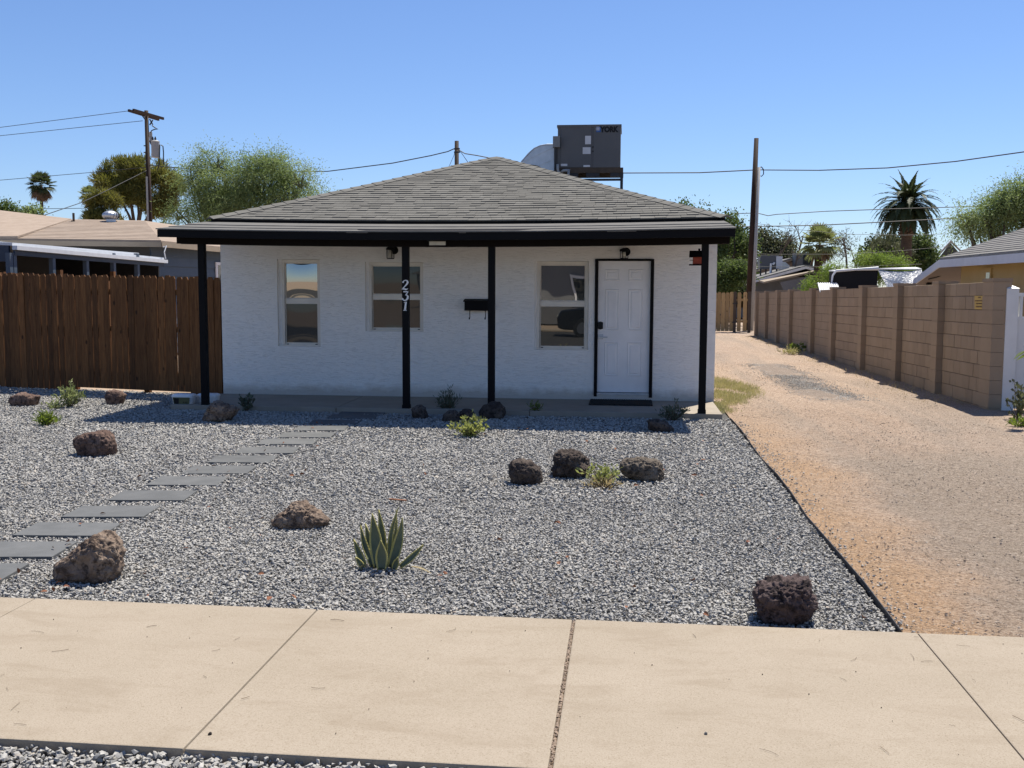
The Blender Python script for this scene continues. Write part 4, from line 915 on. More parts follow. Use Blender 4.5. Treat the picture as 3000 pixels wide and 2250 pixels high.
# patio with dark openings, running toward the street
pX = at(481,761,22.7).x
def pz(px, py): q = onx(px, py, pX); return q
def zl(a, b): return pz(a*.2984, 600+b*.2984)
g0, g1 = zl(120,400), zl(1612,541); h0, h1 = zl(120,441), zl(1612,573)
MB().slab([h0, h1, g1, g0], (1,0,0), .09).build('patio_gutter', M['gutter'], nb)
f0, f1 = zl(120,384), zl(1566,500); f2, f3 = zl(1566,524), zl(120,400)
ofs = Vector((-.5,0,.06)); MB().slab([f3+ofs, f2+ofs, f1+ofs, f0+ofs], (1,0,0), .02).build('patio_flashing', M['gutter'], nb)
b0, b1 = zl(130,445), zl(1600,575); b2, b3 = zl(1600,606), zl(130,496)
MB().slab([b3, b2, b1, b0], (1,0,0), .03).build('patio_beam', M['darkblue'], nb)
yN, yF = g0.y, g1.y
MB().slab([(pX,yN,g0.z),(pX,yF,g1.z),(pX-6.5,yF,g1.z+.25),(pX-6.5,yN,g0.z+.25)], up, .05).build('patio_roof', M['gutter'], nb)
for a in (100,138,520,850,1116,1350):
    q = zl(a, 500); y = q.y; MB().box(pX-.06,pX+.02,y-.045,y+.045,0,q.z+.05).build('patio_post', M['bluegrey'], nb)
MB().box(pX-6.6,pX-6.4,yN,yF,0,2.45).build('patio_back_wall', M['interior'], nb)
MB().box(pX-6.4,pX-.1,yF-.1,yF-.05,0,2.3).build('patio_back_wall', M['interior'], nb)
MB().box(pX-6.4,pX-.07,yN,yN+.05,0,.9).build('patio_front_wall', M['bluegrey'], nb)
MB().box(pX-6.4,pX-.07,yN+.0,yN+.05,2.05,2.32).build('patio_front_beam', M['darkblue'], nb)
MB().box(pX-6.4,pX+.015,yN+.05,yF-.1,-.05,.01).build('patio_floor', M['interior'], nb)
MB().tube([pz(478,724),pz(480,720)+Vector((.06,0,0)),pz(474,738)+Vector((.06,0,0)),pz(478,758)+Vector((.06,0,0))], .012, 6).build('loose_cable', M['gutter'], nb)
# vents on that roof
tv = at(325.5, 646, RE.y-.6); tvb = empty('turbine_vent', (tv.x, tv.y, tv.z-.15), 'galvanized turbine vent on the tan neighbour roof', 'roof vent')
rr_ = 25*pxm(RE.y)
lt = MB()
for k in range(16):
    t0 = 2*math.pi*k/16; prof = [(rr_*math.sin(s), tv.z+rr_*.58-rr_*.58*math.cos(s)) for s in [math.pi*j/8 for j in range(9)]]
    vs = []
    for j, (r, z) in enumerate(prof):
        vs += [(tv.x+max(r,.02)*math.cos(t0+.08*j*.3), tv.y+max(r,.02)*math.sin(t0+.08*j*.3), z), (tv.x+max(r,.02)*.90*math.cos(t0+.42+.024*j), tv.y+max(r,.02)*.90*math.sin(t0+.42+.024*j), z)]
    lt.add(vs, [(2*j,2*j+1,2*j+3,2*j+2) for j in range(8)])
lt.build('turbine_head', M['galv'], tvb, smooth=True)
MB().lathe([(rr_*.6,tv.z-.3),(rr_*.55,tv.z+.05)], (tv.x,tv.y,0), 14).build('vent_collar', M['galv'], tvb)
vp_ = at(216,650,RE.y-1.0); vpp = MB().tube([(vp_.x,vp_.y,vp_.z-.15),(vp_.x,vp_.y,at(216,624,vp_.y).z)], .03, 8).tube([(vp_.x-.1,vp_.y,vp_.z-.1),(vp_.x-.02,vp_.y,vp_.z+.01)], .05, 8)
tag(vpp.build('vent_pipe', M['rust']), 'thin rusty vent pipe left of the turbine on the tan roof', 'vent pipe')

# ------------------------------------------------------------------ block wall along the driveway
W0, W1 = Vector((5.045,14.95,0)), Vector((4.585,37.3,0)); wd = (W1-W0); WLn = wd.length
bw = empty('block_wall', W0, 'tan concrete block wall with pilasters along the right of the driveway', 'wall')
tilt = math.atan2(1.757-1.475, WLn)
bw.rotation_euler = Matrix((( wd.y/WLn, wd.x/WLn, 0),(-wd.x/WLn, wd.y/WLn, 0),(0,0,1))).to_4x4().to_euler()
bw.rotation_euler = (-tilt, 0, math.atan2(-wd.x, wd.y)); ORG[bw.name] = Vector()
HW = 1.757; CH = HW/9
MB().box(.008,.19,.1,WLn,-.6,HW-.004).build('mortar_core', M['mortar'], bw)
PU = [0, 2.37,4.65,7.24,10.04,12.45,15.6,17.75,20.0,22.2]
def block_mesh(l, h, d): return MB().box(-d, d, 0, l, 0, h).mesh('block', M['block'])
bmcache = {}
def get_block(l):
    k = round(l, 2)
    if k not in bmcache:
        mb = MB().box(0,.10,.005,k-.005,.004,CH-.004); me = mb.mesh('block', M['block'])
        bm = bmesh.new(); bm.from_mesh(me); bmesh.ops.bevel(bm, geom=bm.edges[:], offset=.004, segments=1, affect='EDGES'); bm.to_mesh(me); bm.free(); bmcache[k] = me
    return bmcache[k]
rb = random.Random(3); nb_ = 0; restb = MB()
for pnl in range(9):
    u0, u1 = PU[pnl]+(.40 if pnl == 0 else .02), PU[pnl+1]-.30
    for c in range(-1, 9):
        z = c*CH; u = u0; first = True
        while u < u1-.01:
            l = .287 if not (first and c % 2) else .144
            l = min(l, u1-u); first = False
            if nb_ < 272 and c >= 0 and l > .04:
                o = link('block', get_block(l), bw, Vector()); o.location = (rb.uniform(-.003,.003), u, z); nb_ += 1
            elif l > .04: restb.box(rb.uniform(-.002,.002),.1,u+.005,u+l-.005,z+.004,z+CH-.004)
            u += l
tag(restb.build('blocks', M['block'], bw), kind='stuff')
for k, u in enumerate(PU[1:]):
    p = MB()
    for c in range(-1, 9): p.box(-.095,.195,u-.28,u,c*CH+.002,(c+1)*CH-.002)
    po = p.build('pilaster', M['block'], bw); MB().box(-.105,.21,u-.30,u+.012,HW,HW+.05).build('cap', M['block'], po)
pe = MB()
for c in range(-1, 9): pe.box(-.012,.235,-.0,.40,c*CH+.002,(c+1)*CH-.002)
po = pe.build('end_pier', M['block'], bw); MB().box(-.02,.243,-.008,.408,HW,HW+.048).build('cap', M['block'], po)
# yellow notice on the wall
def wl_pt(px, py): return onp(px, py, W0+Vector((-.006,0,0)), Vector((wd.y,-wd.x,0)).normalized())
s0, s1, s2, s3 = wl_pt(2856,866.5), wl_pt(2884,866.5), wl_pt(2883,906), wl_pt(2856,906)
sg = empty('notice_sign', (s0+s2)/2, 'yellow printed notice sign fixed to the block wall', 'sign')
nrm = Vector((-wd.y,wd.x,0)).normalized()
MB().slab([s3, s2, s1, s0], nrm, .004).build('sign_plate', M['yellowsign'], sg)
def sgp(u, v): return s0.lerp(s1,u).lerp(s3.lerp(s2,u),v)+nrm*.006
def sbar(u0, u1, v0, v1):
    return MB().add([sgp(u0,v1),sgp(u1,v1),sgp(u1,v0),sgp(u0,v0)], [(0,1,2,3)])
for u0, u1, v0, v1 in ((.38,.68,.07,.18),(.06,.95,.32,.42),(.16,.90,.53,.63),(.15,.90,.75,.86)):
    mb = MB(); u = u0
    while u < u1:
        w = R.uniform(.03,.07); q = sbar(u, min(u+w,u1), v0, v1); mb.add(q.v, q.f); u += w+.02
    mb.build('print_line', M['signink'], sg)

# white vinyl fence past the pier
vf = empty('vinyl_fence', (5.5, 15.02, 0), 'white vinyl fence post and panel right of the block wall pier', 'fence')
zt = at(2960,845,15.0).z; pxa, pxb = at(2941,1000,14.98).x, at(2977,1000,14.98).x
p = MB().box(pxa,pxb,14.95,15.09,-.05,zt).build('post', M['vinylwhite'], vf, bevel=.005)
MB().add([(pxa-.006,14.944,zt),(pxb+.006,14.944,zt),(pxb+.006,15.096,zt),(pxa-.006,15.096,zt),((pxa+pxb)/2,15.02,zt+.045)], [(0,1,4),(1,2,4),(2,3,4),(3,0,4)]).build('post_cap', M['vinylwhite'], p)
zr = at(2990,858,15.0).z; zm = at(2990,928,15.0).z
MB().box(pxb,8.0,14.99,15.05,zr-.05,zr).build('rail', M['vinylwhite'], vf); MB().box(pxb,8.0,14.99,15.05,zm-.06,zm).build('rail', M['vinylwhite'], vf)
x = pxb+.03
while x < 7.9: MB().box(x,x+.042,15.0,15.04,zm,zr-.05).build('baluster', M['vinylwhite'], vf); x += .125
x = pxb
while x < 7.9: MB().box(x+.002,x+.176,15.0,15.035,.02,zm-.06).build('panel_board', M['vinylwhite'], vf); x += .178
MB().box(pxb,8.0,14.99,15.05,.0,.06).build('rail', M['vinylwhite'], vf)

# ------------------------------------------------------------------ pine gate at the driveway's end
gt = empty('wooden_gate', (3.6, 39.5, 0), 'yellow pine board gate closing the far end of the driveway', 'gate')
gz = at(2150,856,39.5).z; gx1 = at(2191,900,39.5).x; gxm = at(2153,900,39.5).x; gx0 = at(2040,900,39.5).x
gm = MB().slab([(-.07,0,0),(.07,0,0),(.07,0,.965),(.045,0,1),(-.045,0,1),(-.07,0,.965)], (0,-1,0), .02).mesh('board', M['pine_board'])
for a, b in ((gx0, gxm-.05), (gxm+.05, gx1)):
    n = int((b-a)/.148)
    for i in range(n):
        o = link('board', gm, gt, Vector()); o.location = Vector((a+(i+.5)*(b-a)/n, 39.5, .03))-ORG[gt.name]; o.scale = (1,1,gz-.03+R.uniform(-.02,.02))
    for z in (.4,1.2): MB().box(a,b,39.505,39.55,z-.045,z+.045).build('rail', M['pine_board'], gt)
for X in (gxm, gx1+.06): MB().box(X-.05,X+.05,39.45,39.55,-.05,gz+.02).build('gate_post', M['rust'], gt)
for z in (.35,1.05): MB().box(gxm-.09,gxm+.09,39.44,39.45,z,z+.04).build('hinge', M['steel'], gt)

# ------------------------------------------------------------------ yellow house on the right
yh = empty('yellow_house', (9, 20, 0), 'pale yellow house with white fascia and grey roof right of the wall', 'house')
E1 = at(2754,762,23.5); eX = E1.x
E0 = onx(3060,736,eX)
HP = onp(3000,674,E1,Vector((1,1,0)).normalized())
dh = HP-E1; HP2 = E1+dh*2.2
proof = MB().slab([E0, HP2+Vector((0,-(HP2.y-E0.y)*0-2,0)), HP2, E1][::-1], up, .03)
r0 = proof.build('roof', M['greyroof'], yh)
MB().slab([E1, HP2, HP2+Vector((3,0,0)), E1+Vector((8,0,0))][::-1], up, .03).build('roof', M['greyroof'], yh)
Ea = Vector((eX, 14, E1.z)); nst = 26
for i in range(nst):
    t0, t1 = i/nst, min(1,(i+1.15)/nst)
    a, b = E1.lerp(HP2,t0), E1.lerp(HP2,t1); q0 = Vector((a.x, Ea.y, a.z)); q1 = Vector((b.x, Ea.y, b.z))
    MB().hexa([q0+up*.03,q1+up*.03,b+up*.03,a+up*.03,q0+up*.054,q1+up*.038,b+up*.038,a+up*.054]).build('shingle_course', M['greyroof'], r0)
zf = (onx(2754,784,eX)-onx(2754,762,eX)).z
MB().slab([Ea+up*zf, E1+up*zf, E1, Ea], (-1,0,0), .03).build('fascia', M['whitetrim'], yh)
E2 = onx(2679,826,eX)
MB().slab([E1+up*zf, E2+up*zf*.5, E2+up*.06, E1], (-1,0,0), .03).build('fascia', M['whitetrim'], yh)
MB().slab([E1, E2+up*.04, E2+up*.04+Vector((6,0,0)), E1+Vector((6,0,0))], up, .03).build('roof', M['greyroof'], yh)
wX = eX+.42; zs_ = E1.z+zf
MB().box(wX+.03,wX+6,14,E1.y+.0,0,zs_+.05).build('wall', M['yellowpaint'], yh)
ny = 11
for i in range(ny):
    hh = (zs_+.03)/ny
    MB().hexa([(wX-.012,14,i*hh),(wX+.029,14,i*hh),(wX+.029,E1.y-1.6,i*hh),(wX-.012,E1.y-1.6,i*hh),(wX+.008,14,(i+1)*hh),(wX+.029,14,(i+1)*hh),(wX+.029,E1.y-1.6,(i+1)*hh),(wX+.008,E1.y-1.6,(i+1)*hh)]).build('siding_board', M['yellowpaint'], yh)
MB().slab([(eX+.01,14,zs_+.02),(eX+.01,E1.y,zs_+.02),(wX+.02,E1.y,zs_+.02),(wX+.02,14,zs_+.02)], up, .02).build('soffit', M['yellowpaint'], yh)
MB().slab([E1+up*(zf+.01)+Vector((.01,0,0)), E2+up*(zf*.5)+Vector((.01,0,0)), E2+up*(zf*.5)+Vector((3,0,0)), E1+up*(zf+.01)+Vector((3,0,0))], up, .015).build('soffit', M['pinkwall'], yh)
q0, q1 = onx(2874,792,wX-.03), onx(2902,850,wX-.03)
w_ = MB().box(wX-.04,wX+.0,q1.y,q0.y,1.2,q0.z+.04).build('window', M['yellowpaint'], yh)
MB().box(wX-.046,wX-.041,q1.y+.05,q0.y-.35,1.25,q0.z-.05).build('pane', M['farglass'], w_)
MB().tube([onx(2790,783,wX-.02), onx(2775,800,wX-.02), onx(2745,812,wX-.2), onx(2720,818,eX+.1)], .012, 5).build('cable', M['wire'], yh)
for a in (2711, 2722): q = onx(a, 822, eX+.25); MB().box(q.x-.05,q.x+.05,q.y-.06,q.y+.06,q.z-.16,q.z+.06).build('security_light', M['ink'], yh)
# tarp-covered shelter behind the wall
ts = empty('covered_shelter', (7.4, 28, 0), 'yard shelter wrapped in black mesh and a silver tarp behind the block wall', 'shelter')
Ys = 27.5
tl_, tr_ = at(2441,796,Ys), at(2572,790,Ys); bl_, br_ = at(2436,850,Ys), at(2566,850,Ys)
MB().slab([Vector((bl_.x,Ys,0)), Vector((br_.x,Ys,0)), tr_, tl_], (0,1,0), .5).build('mesh_wall', M['mesh'], ts)
MB().tube([bl_+Vector((-.03,-.05,0)), tl_+Vector((-.02,-.05,-.1)), tl_+Vector((.06,-.05,.02)), tl_.lerp(tr_,.5)+Vector((0,-.05,.03)), tr_+Vector((0,-.05,.03))], [.015,.025,.035,.03,.05], 8).build('rolled_hem', M['white'], ts)
g = MB(); NX, NZ = 26, 14; rt = at(2700,790,Ys+1.2); rr2 = random.Random(5)
tpts = []
for i in range(NX+1):
    for j in range(NZ+1):
        u, v = i/NX, j/NZ; top = tr_.lerp(rt, u); bot = Vector((top.x+.25*(1-u)+.1, Ys-.35+u*.8, 1.3))
        p = top.lerp(bot, v); p.y -= .10*math.sin(u*9+v*3)*v+.05*noise.noise(Vector((u*9,v*6,1))); p.z -= .05*math.sin(u*math.pi)*(1-v)
        tpts.append(p)
g.add(tpts, [(i*(NZ+1)+j, (i+1)*(NZ+1)+j, (i+1)*(NZ+1)+j+1, i*(NZ+1)+j+1) for i in range(NX) for j in range(NZ)]).build('silver_tarp', M['tarp'], ts, smooth=True)
MB().slab([tl_+up*.003, tr_+up*.003, rt, rt+Vector((0,.6,.05)), tl_+Vector((0,.6,.02))], up, .03).build('top_sheet', M['white'], ts)
aw = MB(); q0, q1 = at(2402,850,26.5), at(2437,832,26.5)
aw.slab([(q0.x,26.5,q0.z-.06),(q0.x+.5,26.5,q0.z-.06),(q0.x+.6,27.4,q1.z+.01),(q0.x+.1,27.4,q1.z+.01)], up, .01)
for k in range(9): aw.slab([(q0.x+k*.055,26.5,q0.z-.05),(q0.x+k*.055+.03,26.5,q0.z-.05),(q0.x+k*.055+.13,27.4,q1.z+.02),(q0.x+k*.055+.10,27.4,q1.z+.02)], up, .02)
tag(aw.build('corrugated_awning', M['gutter']), 'small white corrugated awning left of the mesh shelter', 'awning')

# ------------------------------------------------------------------ far houses
def gable_house(nm, label, peak, le, re, Y, depth, wallm, roofm, oh=.5):
    h = empty(nm, ((le.x+re.x)/2, Y, 0), label, 'house')
    P, L_, R_ = peak, le, re
    MB().slab([Vector((L_.x+.3,Y,0)), Vector((R_.x-.3,Y,0)), Vector((R_.x-.3,Y,R_.z-.12)), P-up*.14, Vector((L_.x+.3,Y,L_.z-.10))], (0,1,0), max(.1, depth-.6)).build('wall', wallm, h)
    for a, b in ((L_, P), (P, R_)):
        MB().slab([a+Vector((0,-oh,0)), b+Vector((0,-oh,0)), b+Vector((0,depth,0)), a+Vector((0,depth,0))], up, .07).build('roof', roofm, h)
        MB().slab([a+Vector((0,-oh-.02,-.13)), b+Vector((0,-oh-.02,-.13)), b+Vector((0,-oh-.02,.0)), a+Vector((0,-oh-.02,0))], (0,-1,0), .05).build('rake_board', M['whitetrim'] if wallm is M['greywall'] else M['tanfascia'], h)
    return h
def zz(a, b, Y): return at(1960+a*.208, 560+b*.208, Y)
Yq = 58.0
hA = gable_house('far_house', 'grey gabled far house with rooftop air conditioner beyond the pine gate', zz(1905,1062,Yq), zz(785,1365,Yq), zz(2600,1235,Yq), Yq, 9, M['greywall'], M['greyroof'])
q = zz(1340,1300,Yq-2.6); q2 = zz(2140,1130,Yq-2.6)
MB().slab([q, q2, q2+Vector((.4,2.6,.1)), q+Vector((0,2.6,.1))], up, .09).build('lean_to_roof', M['tanfascia'], hA)
MB().slab([Vector((q.x+1.8,Yq-2.5,0)), Vector((q2.x,Yq-2.5,0)), q2-up*.12, q.lerp(q2,.28)-up*.12], (0,1,0), .1).build('lean_to_wall', M['greywall'], hA)
for k in range(4): p = zz(1810+k*34,1130,Yq-.05); MB().box(p.x,p.x+.45,Yq-.1,Yq-.02,p.z-.3,p.z+.12).build('gable_vent', M['interior'], hA)
for a in (790,860,930,1000,1050): p = zz(a,1380,Yq-.05); MB().box(p.x,p.x+.5,Yq-.12,Yq-.02,p.z-1,p.z+.02).build('window', M['rust'], hA)
hB = gable_house('far_house', 'pinkish gabled house roof behind the grey far house', zz(1712,955,Yq+13), zz(690,1282,Yq+13), zz(2300,1180,Yq+13), Yq+13, 10, M['pinkwall'], M['greyroof'])
fa = empty('air_conditioner', zz(1410,1100,Yq+3), 'grey rooftop air conditioner on legs on the grey far house', 'air conditioner')
p0, p1 = zz(1280,1095,Yq+3), zz(1550,905,Yq+3)
MB().box(p0.x,p1.x,Yq+3,Yq+4.2,p0.z,p1.z).build('cabinet', M['acgrey'], fa, bevel=.02)
for X in (p0.x+.05,p0.x+.35,p1.x-.1,p1.x-.4): MB().box(X-.04,X+.04,Yq+3.05,Yq+3.12,p0.z-1.1,p0.z).build('leg', M['steel'], fa)
MB().box(p0.x+.9,p0.x+1.25,Yq+2.96,Yq+2.99,p1.z-.75,p1.z-.05).build('sticker', M['label'], fa)
MB().tube([(zz(1425,1180,Yq+2.9)),(zz(1435,1020,Yq+2.9)),(zz(1470,1030,Yq+2.9)),(zz(1485,1005,Yq+2.9))], .06, 6).build('drain_pipe', M['white'], fa)
du2 = [zz(1550,990,Yq+3.2), zz(1640,1000,Yq+3.2), zz(1700,1050,Yq+3.2), zz(1690,1085,Yq+3.2), zz(1550,1120,Yq+3.2)]
MB().slab(du2[::-1], (0,1,0), .9).build('duct', M['galv'], fa)
ec = empty('evaporative_cooler', zz(1910,1050,Yq+11), 'dark blue-grey box cooler on the far roof left of the fan palm', 'cooler')
p0, p1, p2 = zz(1785,1035,Yq+11), zz(2035,870,Yq+11), zz(1880,1035,Yq+11)
MB().box(p0.x,p1.x,Yq+11,Yq+12.5,p0.z-.15,p1.z).build('cabinet', M['cooler'], ec, bevel=.02)
MB().box(p0.x+.02,p2.x,Yq+10.97,Yq+10.99,p0.z,p1.z-.1).build('side_panel', M['acgrey'], ec)
for k in range(7): MB().box(p2.x+(k+.7)*(p1.x-p2.x)/7.6,p2.x+(k+.7)*(p1.x-p2.x)/7.6+.05,Yq+10.95,Yq+10.99,p0.z,p1.z-.15).build('louvre_rib', M['ink'], ec)
for X in (p0.x+.3,p1.x-.3): MB().box(X-.06,X+.06,Yq+11.1,Yq+11.2,p0.z-1.3,p0.z-.15).build('leg', M['steel'], ec)
Yg = 85.0
gable_house('far_house', 'dark olive gable end with white trim behind the yellow house', at(2785,706,Yg), at(2722,775,Yg), at(2862,782,Yg), Yg, .12, M['olivewall'], M['whitetrim'], .05)

# ------------------------------------------------------------------ utility poles and wires
up = Vector((0,0,1))
YL = 50.0
pl = empty('utility_pole', (at(440,650,YL).x, YL, 0), 'tall brown utility pole with crossarm and transformer, left behind neighbour roof', 'utility pole')
pt, pb = at(428.5,324,YL), at(439,650,YL); pb = pt+(pb-pt)*((pt.z)/(pt.z-pb.z))
MB().tube([pb, pt], [.145,.092], 12).build('pole_shaft', M['pole'], pl, smooth=True)
def zp(a, b, Y=YL): return at(340+a*.229, 300+b*.229, Y)
MB().obox(zp(160,103,YL-1.0), zp(545,220,YL+1.2), .10, .12).build('crossarm', M['pole'], pl)
MB().obox(zp(220,97,YL-1.2), zp(605,208,YL+1.0), .10, .12).build('crossarm', M['pole'], pl)
MB().obox(zp(340,175), zp(385,235), .04, .05).build('arm_brace', M['steel'], pl)
MB().tube([zp(392,950,YL-.14), zp(408,1515,YL-.14)], .05, 8).build('conduit', M['pipe'], pl)
tc = zp(506,615,YL-.3); tr = empty('transformer', tc, 'grey can transformer hung on the left utility pole', 'transformer')
r_ = 54*.229*pxm(YL); z0, z1 = zp(500,715).z, zp(500,512).z
MB().lathe([(r_*.97,z0),(r_,z0+.03),(r_,z1-.02),(r_*1.03,z1),(r_*.6,z1+.06)], (tc.x, tc.y, 0), 20).build('tank', M['aclight'] if False else M['pipe'], tr, smooth=False)
for a in (470, 503): q = zp(a,500,YL-.3); MB().lathe([(.03,q.z-.04),(.06,q.z+.02),(.04,q.z+.08),(.06,q.z+.12),(.02,q.z+.24)], (q.x,q.y,0), 8).build('bushing', M['steel'], tr)
q = zp(442,420,YL-.2); MB().lathe([(.05,q.z-.4),(.07,q.z-.1),(.09,q.z),(.09,q.z+.14),(.02,q.z+.18)], (q.x,q.y,0), 8).build('arrester', M['pipe'], tr)
for pts in (((575,545),(600,560),(607,640),(607,800)), ((560,540),(556,700),(552,800),(525,870)), ((440,390),(455,360),(490,345),(535,340),(500,325),(460,295)), ((430,490),(445,530),(455,545))):
    MB().tube([zp(a,b,YL-.35) for a, b in pts], .028, 5).build('lead_wire', M['wire'], tr)
MB().obox(zp(430,215),zp(470,285),.05,.05).obox(zp(470,225),zp(430,290),.05,.05).build('insulator_bracket', M['steel'], pl)
for b in (555,640): MB().tube([zp(355,b), zp(390,b)], .03, 5).build('step_bolt', M['steel'], pl)
YC = 43.0
pc = empty('utility_pole', (at(1338,500,YC).x, YC, 0), 'short dark pole tip showing above the house roof ridge', 'utility pole')
t_ = at(1338,413,YC); MB().tube([(t_.x,YC,0),(t_.x,YC,t_.z)], [.13,.085], 10).build('pole_shaft', M['pole'], pc, smooth=True)
for b in (437,447): q = at(1340,b,YC); MB().box(q.x-.12,q.x+.12,YC-.14,YC-.09,q.z-.03,q.z+.03).build('clamp', M['steel'], pc)
YR = 41.0
pr_ = empty('utility_pole', (at(2200,860,YR).x, YR, 0), 'tall dark pole with grey conduit standing behind the pine gate', 'utility pole')
t_, b_ = at(2216,405,YR), at(2197,858,YR); b_ = t_+(b_-t_)*(t_.z/(t_.z-b_.z))
MB().tube([b_, t_], [.155,.085], 14).build('pole_shaft', M['pole'], pr_, smooth=True)
c0, c1 = at(2224,490,YR-.13), at(2207,860,YR-.13); c1 = c0+(c1-c0)*(c0.z/(c0.z-c1.z))
MB().tube([c1, c0], [.075,.055], 8).build('conduit', M['pipe'], pr_, smooth=True)
MB().tube([at(2225,491,YR-.13), at(2231,489,YR), at(2237,497,YR), at(2237,510,YR), at(2231,517,YR), at(2225,514,YR)], .02, 6).build('cable_loop', M['wire'], pr_)
def wire(label, pts, rad=.016, n=8, sg=0):
    P = [at(*p) for p in pts]; out = []
    for i in range(len(P)-1):
        for k in range(n):
            t = k/n; p = P[i].lerp(P[i+1], t)
            out.append(p)
    out.append(P[-1])
    if sg:   # catenary sag
        m_ = len(out)-1
        for i, p in enumerate(out): p.z -= sg*4*(i/m_)*(1-i/m_)
    return tag(MB().tube(out, rad, 5, m=0).build('overhead_wire', M['wire']), label, 'wire', 'overhead wires')
wire('upper thin wire running left from the tip of the pole crossarm', [(-60,381,YL),(376,325,YL-1)], .014)
wire('second thin wire running left from below the pole crossarm', [(-60,404,YL),(418,354,YL)], .014)
wire('wire from the left pole passing the tall fan palm', [(-60,533,YL),(270,505,YL),(430,490,YL)], .014)
wire('slack service drop slanting from the left pole down to the tan roof', [(432,498,YL),(405,512,48),(325,552,44),(240,593,38),(125,632,30)], .014)
wire('level wire low across the sky above the tan neighbour roof', [(-60,613,60),(200,611,60),(420,606,60)], .018)
wire('thick cable from the transformer pole to the pole above the roof ridge', [(438,484,YL),(500,490,YL-1),(700,505,YL-3),(960,502,YL-5),(1150,478,YC+.6),(1262,456,YC),(1312,444,YC),(1330,436,YC)], .022, 3)
wire('thick cable from the roof-ridge pole behind the air conditioner', [(1342,438,YC),(1362,450,YC),(1400,456,YC),(1500,476,YC),(1650,498,YC),(1824,507,YC-1),(2050,506,YC-1.5),(2212,498,YR)], .022, 3)
wire('thin guy wire slanting right from the roof-ridge pole', [(1342,440,YC),(1352,448,YC),(1378,486,YC+1)], .012)
wire('thin guy wire slanting left from the roof-ridge pole', [(1334,440,YC),(1330,455,YC),(1310,500,YC+1)], .010)
wire('twisted thick cable rising right from the conduit pole', [(2216,497,YR),(2240,498,YR),(2400,499,40),(2600,492,38),(2800,473,36),(3000,445,34),(3100,428,33)], .020, 3)
wire('dark wire crossing the crown of the tall date palm', [(2140,626,46),(2218,624,46),(2250,632,46),(2275,628,46),(2420,619,46),(2650,611,45),(2880,604,44),(3100,594,43)], .018, 3)
wire('dark wire crossing the trunk of the tall date palm', [(2140,665,46),(2400,660,46),(2700,645,45),(3100,622,44)], .022, 4)
wire('thin wire slanting over the short fan palm', [(2220,655,46),(2330,672,46),(2480,686,46),(2650,689,46),(2780,685,46)], .009, 3)
wire('pale thin wire across the trees just above the far roofs', [(2095,740,47),(2250,745,47),(2450,745,47),(2560,740,47),(2660,733,47),(2830,717,47)], .010, 3)
wire('lowest pale thin wire in front of the far trees', [(2095,780,47),(2300,782,47),(2500,781,47),(2700,774,47)], .009, 3)

# ------------------------------------------------------------------ vegetation
nrg = np.random.default_rng(11)
def unit(v): return v/np.maximum(np.linalg.norm(v, axis=-1, keepdims=True), 1e-9)
def leaves(Pt, D, L, W):
    """rhombic leaf faces, one per base point, along D"""
    n = len(Pt); S = unit(np.cross(D, nrg.normal(size=(n,3)))); L = np.broadcast_to(L, n)[:,None]; W = np.broadcast_to(W, n)[:,None]
    return np.stack([Pt, Pt+D*L*.5+S*W*.5, Pt+D*L, Pt+D*L*.5-S*W*.5], 1)
def wl_lobes(lobes, Y, dep=.8):
    out = []
    for px, py, rx, ry in lobes:
        c = at(px, py, Y); out.append((np.array(c), np.array((rx*pxm(Y), max(rx,ry)*pxm(Y)*dep, ry*pxm(Y)))))
    return out
def fill(lobes, n, power=2.0, gap=None):
    vol = np.array([l[1].prod()**.75 for l in lobes]); ns = (vol/vol.sum()*n).astype(int)+1; P = []; O = []
    for (c, r), k in zip(lobes, ns):
        d = unit(nrg.normal(size=(k,3))); q = nrg.random(k)**(1/power); P.append(c+d*r*q[:,None]); O.append(d)
    P, O = np.vstack(P), np.vstack(O)
    if gap:
        fr, th = gap; keep = np.array([noise.noise(Vector(p*fr)) > th for p in P]); P, O = P[keep], O[keep]
    return P, O
def limbs(base, lobes, r0, m, parent, name='trunk', forks=1, zfork=.35):
    mb = MB(); tip = np.mean([l[0] for l in lobes], 0); base = np.array(base)
    fk = base+(tip-base)*zfork; fk[2] = base[2]+(tip[2]-base[2])*zfork
    mb.tube([base, base*.5+fk*.5+nrg.normal(size=3)*r0*.4, fk], [r0, r0*.85, r0*.75], 8)
    for c, r in lobes:
        for k in range(forks):
            e = c+nrg.normal(size=3)*r*.35*(k > 0); m1 = fk+(e-fk)*.5+nrg.normal(size=3)*np.linalg.norm(e-fk)*.07+np.array((0,0,.06*np.linalg.norm(e-fk)))
            mb.tube([fk, m1, e], [r0*.55, r0*.34, r0*.08], 6)
    return mb.build(name, m, parent, smooth=True)
